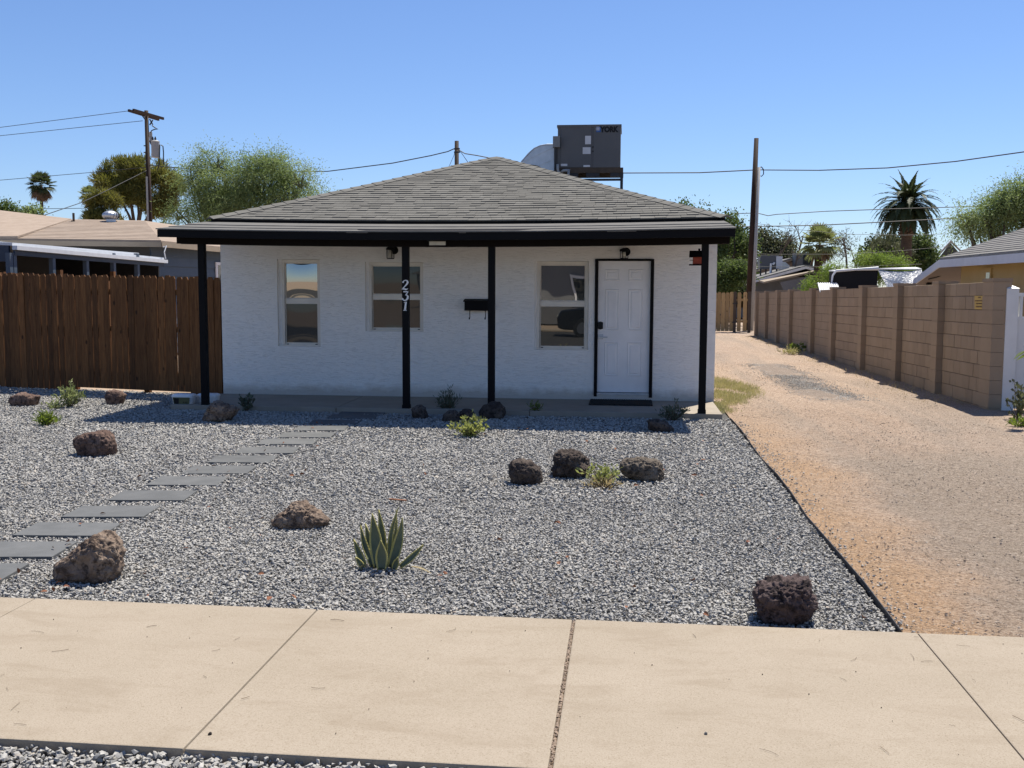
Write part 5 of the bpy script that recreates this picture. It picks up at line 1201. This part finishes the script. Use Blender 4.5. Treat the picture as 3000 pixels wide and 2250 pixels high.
def tree(label, base, lobes, kind, leafm, barkm, n, ll, lw, r0, gap=None, group='trees beyond the yards', droop=.5, spray=(7,.9), cat='tree', forks=1, power=2.0, zfork=.35):
    t = empty('tree', base, label, cat, group); limbs(base, lobes, r0, barkm, t, forks=forks, zfork=zfork)
    org = np.array(base)
    if kind == 'spray':
        k, ln = spray; ns_ = 14; C0_, O0 = fill(lobes, n//k//ns_, power, gap)
        tb = MB(); cs = np.array([l[0] for l in lobes])
        for c_ in C0_[::2]:
            j = int(np.argmin(np.linalg.norm(cs-c_, axis=1))); a_ = cs[j]-np.array((0,0,lobes[j][1][2]*.5)); m1 = a_*.45+c_*.55+nrg.normal(size=3)*.12+np.array((0,0,.1))
            tb.tube([a_, m1, c_], [r0*.16, r0*.10, r0*.03], 5)
        tb.build('twigs', barkm, t)
        P = np.repeat(C0_, ns_, 0); O = np.repeat(O0, ns_, 0); P = P+nrg.normal(size=P.shape)*ln*.12; N = len(P)
        d = unit(O*.9+nrg.normal(size=(N,3))*.7+np.array((0,0,.30))); Q = []; DD = []; p = P.copy(); st = ln/k*nrg.uniform(.5,1.3,(N,1))
        for j in range(k):
            p = p+d*st; d = unit(d+np.array((0,0,-droop/k*1.6))+nrg.normal(size=(N,3))*.10); Q.append(p.copy()); DD.append(d.copy())
        Q, DD = np.vstack(Q), np.vstack(DD)
        V = leaves(Q+nrg.normal(size=Q.shape)*ll*.15, unit(DD+nrg.normal(size=DD.shape)*.75), ll*nrg.uniform(.6,1.4,len(Q)), lw)
        link('crown', quads_mesh('crown', V, leafm, org=org), t)
    else:
        m_ = 26 if kind == 'tuft' else 16; P, O = fill(lobes, n//m_, power, gap); N = len(P)
        C = np.repeat(P, m_, 0); OO = np.repeat(O, m_, 0); sg_ = ll*(.35 if kind == 'tuft' else 1.5)
        Q = C+nrg.normal(size=C.shape)*sg_
        d = unit(nrg.normal(size=C.shape)*(.6 if kind == 'tuft' else 1)+OO*(.5)+np.array((0,0,.55 if kind == 'tuft' else .1)))
        V = leaves(Q, d, ll*nrg.uniform(.6,1.3,len(Q)), lw*nrg.uniform(.7,1.2,len(Q)))
        link('crown', quads_mesh('crown', V, leafm, org=org), t)
    return t
def gnd(px, Y): p = at(px, 840, Y); return (p.x, Y, -.05)
# pine
Yp = 60
tree('dark golden-green pine behind the transformer pole', gnd(398,Yp),
     wl_lobes([(350,500,62,30),(420,505,75,38),(480,545,60,40),(320,535,48,30),(400,560,70,38),(470,600,55,35),(350,575,45,25)], Yp), 'tuft', M['l_pine'], M['bark'], 62000, .34, .05, .22, (.9,-.13), power=2.2, zfork=.6)
tree('small low pine clump left of the transformer pole', gnd(300,Yp-3), wl_lobes([(295,590,46,24),(325,598,28,20),(290,640,40,18),(330,642,40,14)], Yp-3), 'tuft', M['l_pine'], M['bark'], 13000, .30, .05, .12, (.9,-.25), power=2.6, zfork=.5)
# palo verde
Yv = 43
tree('wide feathery palo verde rising left of the house roof', gnd(700,Yv),
     wl_lobes([(650,545,85,70),(760,540,90,78),(850,580,75,60),(590,600,70,45),(700,610,110,45),(560,520,40,40),(880,530,55,40),(640,475,55,28),(790,480,50,32),(520,630,60,30),(470,650,35,16),(930,610,40,35)], Yv), 'spray', M['l_paloverde'], M['barkgreen'], 105000, .105, .03, .17, (.8,-.20), droop=1.0, spray=(8,.85), forks=3, power=2.6, zfork=.3)
# left edge shrubs
tree('leafy bush at the far left above the tan roof', gnd(20,58), wl_lobes([(12,622,22,24),(45,632,16,18)], 58), 'broad', M['l_broad'], M['bark'], 2600, .16, .09, .08)
tree('small tree top by the tall fan palm trunk, left', gnd(95,58), wl_lobes([(78,633,12,14),(100,628,14,17)], 58), 'broad', M['l_paloverde'], M['bark'], 1500, .16, .09, .08)
# right-hand trees
tree('broad green tree just right of the house roof', gnd(2100,46), wl_lobes([(2065,652,38,28),(2110,668,42,38),(2002,622,16,22),(2135,690,42,45),(2125,760,55,60),(2180,735,28,42),(2055,622,20,14),(2148,655,18,18)], 46), 'broad', M['l_broad'], M['bark'], 34000, .12, .075, .2, (.8,-.08), power=2.0)
tree('dark shrubby mass below the broad tree, beside the house wall', gnd(2125,44), wl_lobes([(2125,805,42,32),(2168,800,32,26),(2110,840,40,24)], 44), 'broad', M['l_broad'], M['bark'], 12000, .11, .06, .1, power=2.4)
tree('dark-leaved tree behind the broad tree', gnd(2120,49), wl_lobes([(2125,735,60,70),(2120,810,55,40)], 49), 'broad', M['l_dark'], M['bark'], 11000, .2, .12, .2)
tree('olive-green tree right of the conduit pole', gnd(2270,82), wl_lobes([(2240,720,34,34),(2290,735,45,45),(2255,770,60,50),(2320,750,35,40),(2230,690,18,18)], 82), 'broad', M['l_olive'], M['bark'], 17000, .2, .12, .2, (.6,-.1))
tree('fine-leaved mesquite crowding the far shelter roof', gnd(2520,48), wl_lobes([(2490,785,35,28),(2545,778,50,28),(2610,792,50,25),(2455,812,28,18)], 48), 'spray', M['l_bright'], M['bark'], 22000, .12, .032, .14, (.9,-.15), droop=.9, spray=(6,.5))
tree('pale feathery mesquite leaning over the block wall near the far houses', gnd(2400,42), wl_lobes([(2415,822,32,18),(2375,842,30,8),(2440,800,22,16)], 42), 'spray', M['l_bright'], M['bark'], 7000, .11, .03, .08, (.9,-.1), droop=1.0, spray=(6,.45))
tree('grey-brown brushy tree left of the date palm trunk', gnd(2540,75), wl_lobes([(2490,720,40,26),(2560,735,60,30),(2610,745,50,30)], 75), 'spray', M['l_olive'], M['bark'], 15000, .22, .05, .2, (.5,-.05), droop=.2)
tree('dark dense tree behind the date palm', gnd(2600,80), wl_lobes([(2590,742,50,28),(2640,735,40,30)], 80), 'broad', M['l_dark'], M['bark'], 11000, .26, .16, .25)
tree('bright green leafy tree right of the date palm trunk', gnd(2705,76), wl_lobes([(2698,722,26,30),(2702,765,38,35),(2718,795,32,25)], 76), 'broad', M['l_broad'], M['bark'], 12000, .19, .12, .2)
Ym = 36
tree('pale feathery mesquite above the yellow house roof', gnd(2960,Ym), wl_lobes([(2890,655,62,45),(2950,610,62,50),(3010,580,65,48),(2850,690,42,32),(2930,690,60,35),(3040,660,80,70),(2835,650,24,30)], Ym), 'spray', M['l_paloverde'], M['bark'], 56000, .095, .027, .18, (.8,-.14), droop=1.1, spray=(8,.7), forks=2)
# bare tree
def bare(label, px, Y, lobes):
    t = empty('bare_tree', gnd(px, Y), label, 'tree', 'trees beyond the yards'); mb = MB(); rb_ = random.Random(int(px))
    def br(p, d, l, r, k):
        q = [p]; dd = d.copy()
        for _ in range(4): dd = (dd+Vector((rb_.gauss(0,.22),rb_.gauss(0,.22),rb_.gauss(.03,.16)))).normalized(); q.append(q[-1]+dd*l/4)
        mb.tube(q, [r*(1-.14*i) for i in range(5)], 5)
        if k:
            for _ in range(3): i = rb_.randint(1,4); br(q[i], (dd+Vector((rb_.gauss(0,.6),rb_.gauss(0,.5),rb_.gauss(0,.5)))).normalized(), l*.62, r*.5, k-1)
    b = Vector(gnd(px, Y)); e = at(*lobes, Y); d = (e-b)
    mb.tube([b, b.lerp(e,.5)+Vector((.2,0,0)), b.lerp(e,.62)], [.16,.11,.09], 7); br(b.lerp(e,.6), d.normalized(), d.length*.42, .075, 3)
    mb.build('branches', M['bark'], t); return t
bare('leafless grey tree left of the short fan palm', 2305, 60, (2345,690)); bare('thin leafless tree above the olive-green tree', 2262, 66, (2285,680))
bare('leafless brushy tree between the two palms', 2470, 70, (2490,700))
# palms
def fan_palm(label, px, py, Y, R_, n, dead, lean=0, tr=.16, leafm='l_fan', seed=1):
    rr = random.Random(seed); c = at(px, py, Y); b = Vector((c.x+lean, Y, -.05)); t = empty('fan_palm', b, label, 'palm tree', 'palm trees beyond the yards')
    MB().tube([b, b.lerp(c,.5), c], [tr*1.15, tr, tr*.95], 10).build('trunk', M['palmtrunk'], t, smooth=True)
    def frond(az, el, pl_, fr, droop):
        d = Vector((math.cos(az)*math.cos(el), math.sin(az)*math.cos(el), math.sin(el))); e = c+d*pl_; side = d.cross(up).normalized(); nrm_ = side.cross(d)
        Q = []; w = .045*R_
        Q.append([c-side*.02, c+side*.02, e+side*.02, e-side*.02])
        for k in range(17):
            a = (k/16-.5)*math.radians(215); ld = (d*math.cos(a)+side*math.sin(a)); l = fr*(1-.25*abs(k/8-1)); pp = side*math.cos(a)-d*math.sin(a)
            m_ = e+ld*l*.55; tp = e+ld*l-up*droop*l*rr.uniform(.5,1.2)+nrm_*rr.uniform(-.05,.05)
            Q.append([e, m_+pp*w, tp, m_-pp*w])
        return Q
    Q = []
    for k in range(n):
        el = math.radians(85-125*(k/n)**.85); Q += frond(k*2.4+rr.uniform(-.3,.3), el, R_*.50*rr.uniform(.85,1.1), R_*.55*rr.uniform(.85,1.1), .14 if el > 0 else .5)
    link('crown', quads_mesh('crown', [[tuple(v) for v in q] for q in Q], M[leafm], org=b), t)
    if dead:
        Q = []
        for k in range(dead): Q += frond(k*2.4+rr.random(), math.radians(-40-rr.random()*45), R_*.4*rr.uniform(.8,1.6), R_*.45, .6)
        link('dead_frond_skirt', quads_mesh('skirt', [[tuple(v) for v in q] for q in Q], M['l_dead'], org=b), t)
    return t
fan_palm('tall slim fan palm at far left with a brown skirt', 120, 543, 100, 1.55, 34, 44, 0, .17, 'l_palm', 2)
fan_palm('fan palm top half hidden behind the pine, left', 262, 573, 105, 1.3, 26, 12, 0, .17, 'l_fan', 3)
fan_palm('short fan palm beyond the block wall', 2402, 717, 55, 1.2, 30, 3, -.2, .21, 'l_fan', 4)
def date_palm(label, px, py, Y, L_, n):
    rr = random.Random(9); c = at(px, py, Y); b = at(px-10, 840, Y); b = Vector((b.x, Y, -.05)); t = empty('date_palm', b, label, 'palm tree', 'palm trees beyond the yards')
    dn = (c-b); zc = c.z-1.3
    prof = [(b, .44), (b+dn*.55, .35), (b+dn*.70, .33), (b+dn*.73, .43), (b+dn*.88, .46), (c+Vector((0,0,.1)), .32)]
    MB().tube([p for p, _ in prof], [r for _, r in prof], 14).build('trunk', M['palmtrunk'], t)
    bo = MB()
    for k in range(120):   # stubs of cut frond bases
        a = k*2.4; z = b.z+dn.z*(.72+.22*k/120); q = Vector((c.x-.02,Y,z)); d = Vector((math.cos(a),math.sin(a),.8)).normalized(); s = q+Vector((math.cos(a),math.sin(a),0))*.38; bo.obox(s, s+d*.18, .14, .06)
    bo.build('frond_bases', M['palmtrunk'], t)
    Q = []
    for k in range(n):
        az = k*2.39996+rr.uniform(-.2,.2); el = math.radians(82-118*(k/n)**.8); L = L_*rr.uniform(.9,1.06)*(.86 if el > .9 else 1)
        d = Vector((math.cos(az)*math.cos(el), math.sin(az)*math.cos(el), math.sin(el))); p = c.copy(); seg = 26
        for j in range(seg):
            p2 = p+d*L/seg; side = d.cross(up); side = side.normalized() if side.length > .01 else Vector((1,0,0)); nn = side.cross(d)
            Q.append([p-side*.025, p+side*.025, p2+side*.025, p2-side*.025])
            ll_ = L*.155*math.sin(math.pi*min(1,(j+2.5)/seg)**.7)+.05
            for s in (-1, 1):
                for h in (0,.5):
                    q0 = p.lerp(p2,h); ld = (side*s*.8+d*.75+nn*rr.uniform(.05,.4)).normalized(); tp = q0+ld*ll_*rr.uniform(.85,1.1)-up*ll_*.22; m_ = q0.lerp(tp,.5)
                    Q.append([q0, m_+d*.06, tp, m_-d*.06])
            p = p2; d = (d-up*(.040+.036*math.cos(el)*(1 if el > -.2 else .4))).normalized()
    link('crown', quads_mesh('crown', [[tuple(v) for v in q] for q in Q], M['l_palm'], org=b), t); return t
date_palm('tall date palm with stout trunk and arching fronds, right background', 2660, 598, 70, 2.75, 92)

# small plants in the gravel
def shrub(name, label, px, py, w, h, leafm, n, ll, lw, stems=9, cat='plant', up_=.6, Y=None, seed=1, stemm='twig', z=-.03, spread=1.0, tip=1.3):
    b = onz(px, py, z) if Y is None else Vector((at(px,py,Y).x, Y, z)); rr = random.Random(seed); t = empty(name, b, label, cat)
    mb = MB(); Pn = []; Dn = []
    for k in range(stems):
        a = k*2.4+rr.random(); rad = math.sqrt((k+.5)/stems)*w/2*spread; hh = h*rr.uniform(.55,1.0)*(1-.45*(rad/(w/2+1e-6))**2)
        e = b+Vector((math.cos(a)*rad, math.sin(a)*rad*.8, hh)); m_ = b.lerp(e,.5)+Vector((math.cos(a),math.sin(a)*.8,0))*rad*.12*(1-up_)+Vector((0,0,hh*.12*(1-up_)))
        mb.tube([b, m_, e], [.006,.0045,.002], 5)
        for q in range(max(1, n//stems)):
            s = rr.random()**.6; p = (b.lerp(m_,s*2) if s < .5 else m_.lerp(e,s*2-1)); Pn.append(p); Dn.append(Vector((rr.gauss(0,1),rr.gauss(0,1),rr.gauss(.5*tip,.6)))+(e-b).normalized()*.8)
    mb.build('stems', M[stemm], t)
    Pn = np.array(Pn); Dn = unit(np.array(Dn)); V = leaves(Pn+nrg.normal(size=Pn.shape)*ll*.35, Dn, ll*nrg.uniform(.6,1.3,len(Pn)), lw)
    link('leaves', quads_mesh('leaves', V, M[leafm], org=b), t); return t
shrub('shrub', 'pale green leafy shrub before the grey rock near the fence', 205, 1196, .42, .38, 'l_shrub', 420, .05, .024, 14, seed=2)
shrub('shrub', 'low spreading sprig left of the pale shrub near the fence', 158, 1200, .32, .12, 'l_shrub', 170, .045, .022, 9, seed=12)
shrub('shrub', 'small bright green tuft alone in the left gravel', 138, 1249, .30, .18, 'l_green', 420, .065, .014, 16, seed=3)
shrub('shrub', 'sparse leafy weed in shade at the slab, right of the tan rock', 722, 1208, .30, .30, 'l_sage', 170, .05, .03, 7, seed=4)
shrub('shrub', 'spiky grey-green lavender-like shrub in porch shade between posts', 1312, 1212, .34, .36, 'l_sage', 620, .055, .011, 26, up_=1, seed=5, tip=2)
shrub('shrub', 'sunlit yellow-green weed at the porch shade edge', 1378, 1282, .46, .25, 'l_weed', 400, .05, .03, 15, seed=6)
shrub('shrub', 'pale straggly weed between the dark rocks before the door', 1762, 1424, .40, .25, 'l_weed', 250, .045, .02, 14, seed=7)
shrub('shrub', 'dry straw stems under the weed between the dark rocks', 1772, 1432, .36, .09, 'l_straw', 160, .05, .012, 10, seed=17)
shrub('shrub', 'grey-green shrub in shade left of the right porch post', 1972, 1236, .42, .28, 'l_sage', 320, .05, .02, 12, seed=8)
shrub('weed', 'thin weed growing from the porch slab crack', 1566, 1203, .22, .12, 'l_green', 120, .045, .014, 6, 'weed', seed=9, z=.05)
shrub('weed', 'tall weed with dark leaves against the white vinyl fence', 2982, 1232, .36, .62, 'l_olive', 170, .06, .04, 9, 'weed', seed=10)
shrub('weed', 'low green weed tuft on the dirt below the white fence', 2985, 1252, .30, .12, 'l_green', 160, .06, .02, 8, 'weed', seed=13)
shrub('weed', 'tiny weed at the foot of the block wall', 2340, 1030, .6, .2, 'l_green', 160, .09, .04, 8, 'weed', seed=14)
shrub('weed', 'dry weed clump at the wall foot left of the green weed', 2320, 1040, .7, .16, 'l_grass', 160, .10, .03, 8, 'weed', seed=15)
# big drooping leaf reaching in from the right
bl = empty('sapling', (4.97, 13.2, -.03), 'broad-leaved sapling at the right edge, its drooping leaves before the fence', 'sapling')
MB().tube([(4.97,13.2,-.03),(4.96,13.2,.6),(4.92,13.15,.92)], [.014,.011,.007], 6).build('stem', M['barkgreen'], bl)
def bigleaf(b, d, L, W, roll):
    b = Vector(b); d = Vector(d).normalized(); s = d.cross(up).normalized(); s = (s*math.cos(roll)+d.cross(s)*math.sin(roll)); n_ = s.cross(d); mb = MB(); vs = []
    for i in range(9):
        t = i/8; w = W*math.sin(math.pi*t**.8)*.5; c_ = b+d*L*t-up*L*.35*t*t
        vs += [c_-s*w+n_*w*.35, c_, c_+s*w+n_*w*.35]
    return mb.add(vs, [(3*i+j,3*i+j+1,3*i+j+4,3*i+j+3) for i in range(8) for j in range(2)])
for bq, dq, L, W, ro in (((4.92,13.15,.92),(-.9,-.25,-.1),.26,.16,.3),((4.93,13.15,.89),(-.5,-.3,-.8),.26,.15,1.2),((4.92,13.15,.92),(.7,-.4,.1),.24,.15,.1),((4.94,13.18,.75),(.3,-.6,-.2),.2,.14,.4),((4.93,13.15,.85),(-.7,.5,.0),.2,.13,.2)):
    bigleaf(bq, dq, L, W, ro).build('leaf', M['l_broad'], bl, smooth=True)

# agave
ab = onz(1131, 1664, -.02); ag = empty('agave', ab, 'variegated agave with yellow-edged leaves in the middle of the gravel', 'agave')
def zag(a, b, Y): return at(950+a*.1808, 1450+b*.1808, Y)
def agave_leaf(tip, base, w, dy, roll=0., y0=0.):
    Yb = ab.y+y0; b = zag(*base, Yb); b.z = min(b.z, .0); t = zag(*tip, Yb+dy); W = 1.12*w*.1808*pxm(Yb); n = 14; d = (t-b); L = d.length; dn = d.normalized()
    s = dn.cross(Vector((0,1,0))).normalized(); s = (s*math.cos(roll)+dn.cross(s)*math.sin(roll)).normalized(); nn = s.cross(dn)
    if nn.y > 0: nn = -nn
    vs = []; fs = []; ms = []
    for i in range(n+1):
        u = i/n; ww = W*.5*((.62+.38*math.sin(math.pi*min(1,u/.9)))*(1-u**3.2) if u < 1 else 0)+.0006
        c_ = b+d*u-nn*L*.10*math.sin(math.pi*u)+nn*0; cup = ww*.55
        row = [c_-s*ww-nn*(-cup), c_-s*ww*.80-nn*(-cup*.55), c_, c_+s*ww*.80+nn*cup*.55, c_+s*ww+nn*cup]
        row = [c_-s*ww+nn*cup, c_-s*ww*.80+nn*cup*.5, c_, c_+s*ww*.80+nn*cup*.5, c_+s*ww+nn*cup]
        th = .007*(1-u)+.001
        vs += row+[row[2]-nn*0+(-nn)*0+Vector((0,0,0))]
    k = 6
    mb = MB()
    F = []; Mi = []
    for i in range(n):
        for j in range(4): F.append((k*i+j, k*i+j+1, k*(i+1)+j+1, k*(i+1)+j)); Mi.append(1 if j in (0,3) else 0)
    mb.v = [Vector(v) for v in vs]; mb.f = F; mb.m = Mi
    for i in range(1, n-1):     # marginal teeth
        for e, sg in ((0,-1),(4,1)):
            p = vs[k*i+e]; q = p+(vs[k*(i+1)+e]-p)*.35; mb.add([p, q, p.lerp(q,.5)+s*sg*W*.045], [(0,1,2)], 1)
    o_ = mb.build('leaf', [M['agave'], M['agave_edge']], ag, smooth=True)
    md = o_.modifiers.new('thickness', 'SOLIDIFY'); md.thickness = .006; md.offset = 0
for a in (((880,235),(965,1100),120,.02,0,.05), ((1205,205),(1050,1150),95,.0,.9,.03), ((1160,240),(1015,1120),85,.03,-.8,.04), ((775,300),(875,1170),195,-.01,.15,0), ((665,460),(815,1140),125,.05,.3,.02), ((585,480),(775,1160),95,.02,.7,0), ((1265,370),(1085,1180),165,-.02,-.3,-.01), ((475,715),(655,1150),95,-.02,.5,0), ((505,1005),(640,1190),80,-.03,.2,-.03), ((1610,800),(1235,1165),95,-.03,-.5,-.01), ((915,735),(935,1200),185,-.05,.05,-.05), ((1195,1010),(1130,1200),100,-.04,-.2,-.04), ((1050,700),(1020,1150),100,.05,.2,.03)):
    agave_leaf(*a)
for a, b_ in (((1370,1160),(1770,1045)), ((760,1215),(480,1290))):
    p, q = zag(*a, ab.y-.03), zag(*b_, ab.y-.06); p.z = .0; q.z = .02; bigleaf(p, q-p, (q-p).length, .022, .1).build('dead_leaf', M['l_straw'], ag)

# dry grass beside the house, litter on the ground
def blades(name, label, n, fn, hmin, hmax, m):
    P = np.array([fn() for _ in range(n)]); d = unit(np.c_[nrg.normal(size=(n,2))*.55, np.ones(n)]); V = leaves(P, d, nrg.uniform(hmin,hmax,n), .006)
    return tag(link(name, quads_mesh(name, V, m)), label, 'grass', kind='stuff')
def gfn():
    while True:
        x, y = R.uniform(1.28,2.25), R.uniform(13.9,21)
        e = 1.28+.85*math.exp(-((y-17.3)/2.3)**2)
        if x < e+R.gauss(0,.1) and noise.noise(Vector((x*2.5,y*1.2,0))) > -.25: return (x, y, -.02)
blades('dry_grass', 'patch of short dry grass beside the right house wall', 9000, gfn, .03, .10, M['l_grass'])
def wfn():
    y = 15.5+R.random()*21; t = (y-14.95)/22.35; return (5.0-.46*t-abs(R.gauss(0,.28))-.03, y, -.02)
blades('wall_foot_grass', 'sparse dry weeds and straw along the foot of the block wall', 2600, wfn, .02, .08, M['l_straw'])
tw = MB()
for k in range(42):
    x, y = R.uniform(-3.2,2.6), R.uniform(3.5,5.0); a = R.random()*6.28; l = R.uniform(.02,.09); c = R.uniform(-.6,.6); p = Vector((x,y,.003)); pts = [p]
    for j in range(4): a += c*.5; p = p+Vector((math.cos(a),math.sin(a),0))*l/4; pts.append(p.copy())
    tw.tube(pts, R.uniform(.0005,.0011), 4)
for k in range(55): x, y = R.uniform(-3.2,2.6), R.uniform(3.5,5.0); s = R.uniform(.001,.0032); tw.lathe([(s,0),(s*.8,s),(s*.2,s*1.2)], (x,y,.0), 5)
tag(tw.build('twig_litter', M['twig']), 'fine twigs and crumbs littering the pavement', 'litter', kind='stuff')
lf = MB()
for k in range(85):
    x, y = R.uniform(-4.2,1.3), 5.15+7.0*R.random()**1.6; q = bigleaf((x,y,.005), (R.uniform(-1,1),R.uniform(-1,1),.3), R.uniform(.025,.06), R.uniform(.012,.03), R.uniform(-1,1)); lf.add(q.v, q.f)
tag(lf.build('fallen_leaves', M['redleaf']), 'small reddish-brown dry leaves scattered on the gravel', 'leaves', kind='stuff')
tag(MB().obox(onz(1140,1462,.01), onz(1190,1466,.012), .02, .008).build('bark_chip', M['redleaf']), 'pale curled bark chip on the gravel above the agave', 'bark chip')

# ------------------------------------------------------------------ street side behind the camera (seen in the window glass)
oh = empty('opposite_house', (0, -17, 0), 'pale grey house across the street, mirrored in the window panes', 'house')
MB().box(-9,7,-24,-17,0,2.9).build('wall', M['greywall'], oh); MB().slab([(-9.6,-16.4,2.85),(7.6,-16.4,2.85),(5,-20.5,4.3),(-7,-20.5,4.3)], up, .06).build('roof', M['greyroof'], oh)
for X in (-7,-2.5,3.5): w_ = MB().box(X,X+1.6,-17.0,-16.95,.9,2.2).build('window', M['whitetrim'], oh); MB().box(X+.1,X+1.5,-16.949,-16.94,1,2.1).build('pane', M['farglass'], w_)
for X in (-8.6,-5.2,1.8,6.6): MB().box(X-.07,X+.07,-16.3,-16.2,0,2.85).build('porch_post', M['whitetrim'], oh)
tag(B(-30,30,-10.7,-9.2,-.06,0).build('far_pavement', M['sidewalk']), kind='structure')
cr = empty('parked_car', (.0, -5.5, -.06), 'dark parked car in the street, mirrored in the window panes', 'car')
def car_prof(y):
    return [(-2.2,.35),(-2.25,.75),(-2.1,1.0),(-1.2,1.08),(-.45,1.62),(1.3,1.66),(1.95,1.1),(2.2,1.0),(2.25,.45),(2.1,.30),(-2.0,.28)]
body = MB().slab([(-.0+x,-4.6,-.06+z) for x, z in car_prof(0)][::-1], (0,-1,0), 1.8).build('body', M['carblack'], cr, bevel=.07)
MB().slab([(-.0+x,-4.59,-.06+z) for x, z in ((-1.05,1.12),(-.42,1.55),(1.2,1.58),(1.65,1.12))][::-1], (0,1,0), .01).build('side_window', M['farglass'], cr)
for X in (-1.4,1.4):
    for y in (-4.55,-6.2):
        w_ = MB().add([(-.0+X+r*math.cos(a),y+dy,.27+r*math.sin(a)) for r, dy in ((.33,0),(.33,-.22)) for a in (2*math.pi*k/20 for k in range(20))], [(k,(k+1) % 20,20+(k+1) % 20,20+k) for k in range(20)]+[tuple(range(20))[::-1],tuple(range(20,40))]).build('wheel', M['tyre'], cr)
        MB().slab([(-.0+X+.2*math.cos(a),y+.002,.27+.2*math.sin(a)) for a in (2*math.pi*k/12 for k in range(12))], (0,1,0), .012).build('rim', M['rim'], w_)
for X in (-2.2,2.2): MB().box(X-.03,X+.03,-4.8,-4.62,.62,.78).build('headlight', M['lens'], cr)
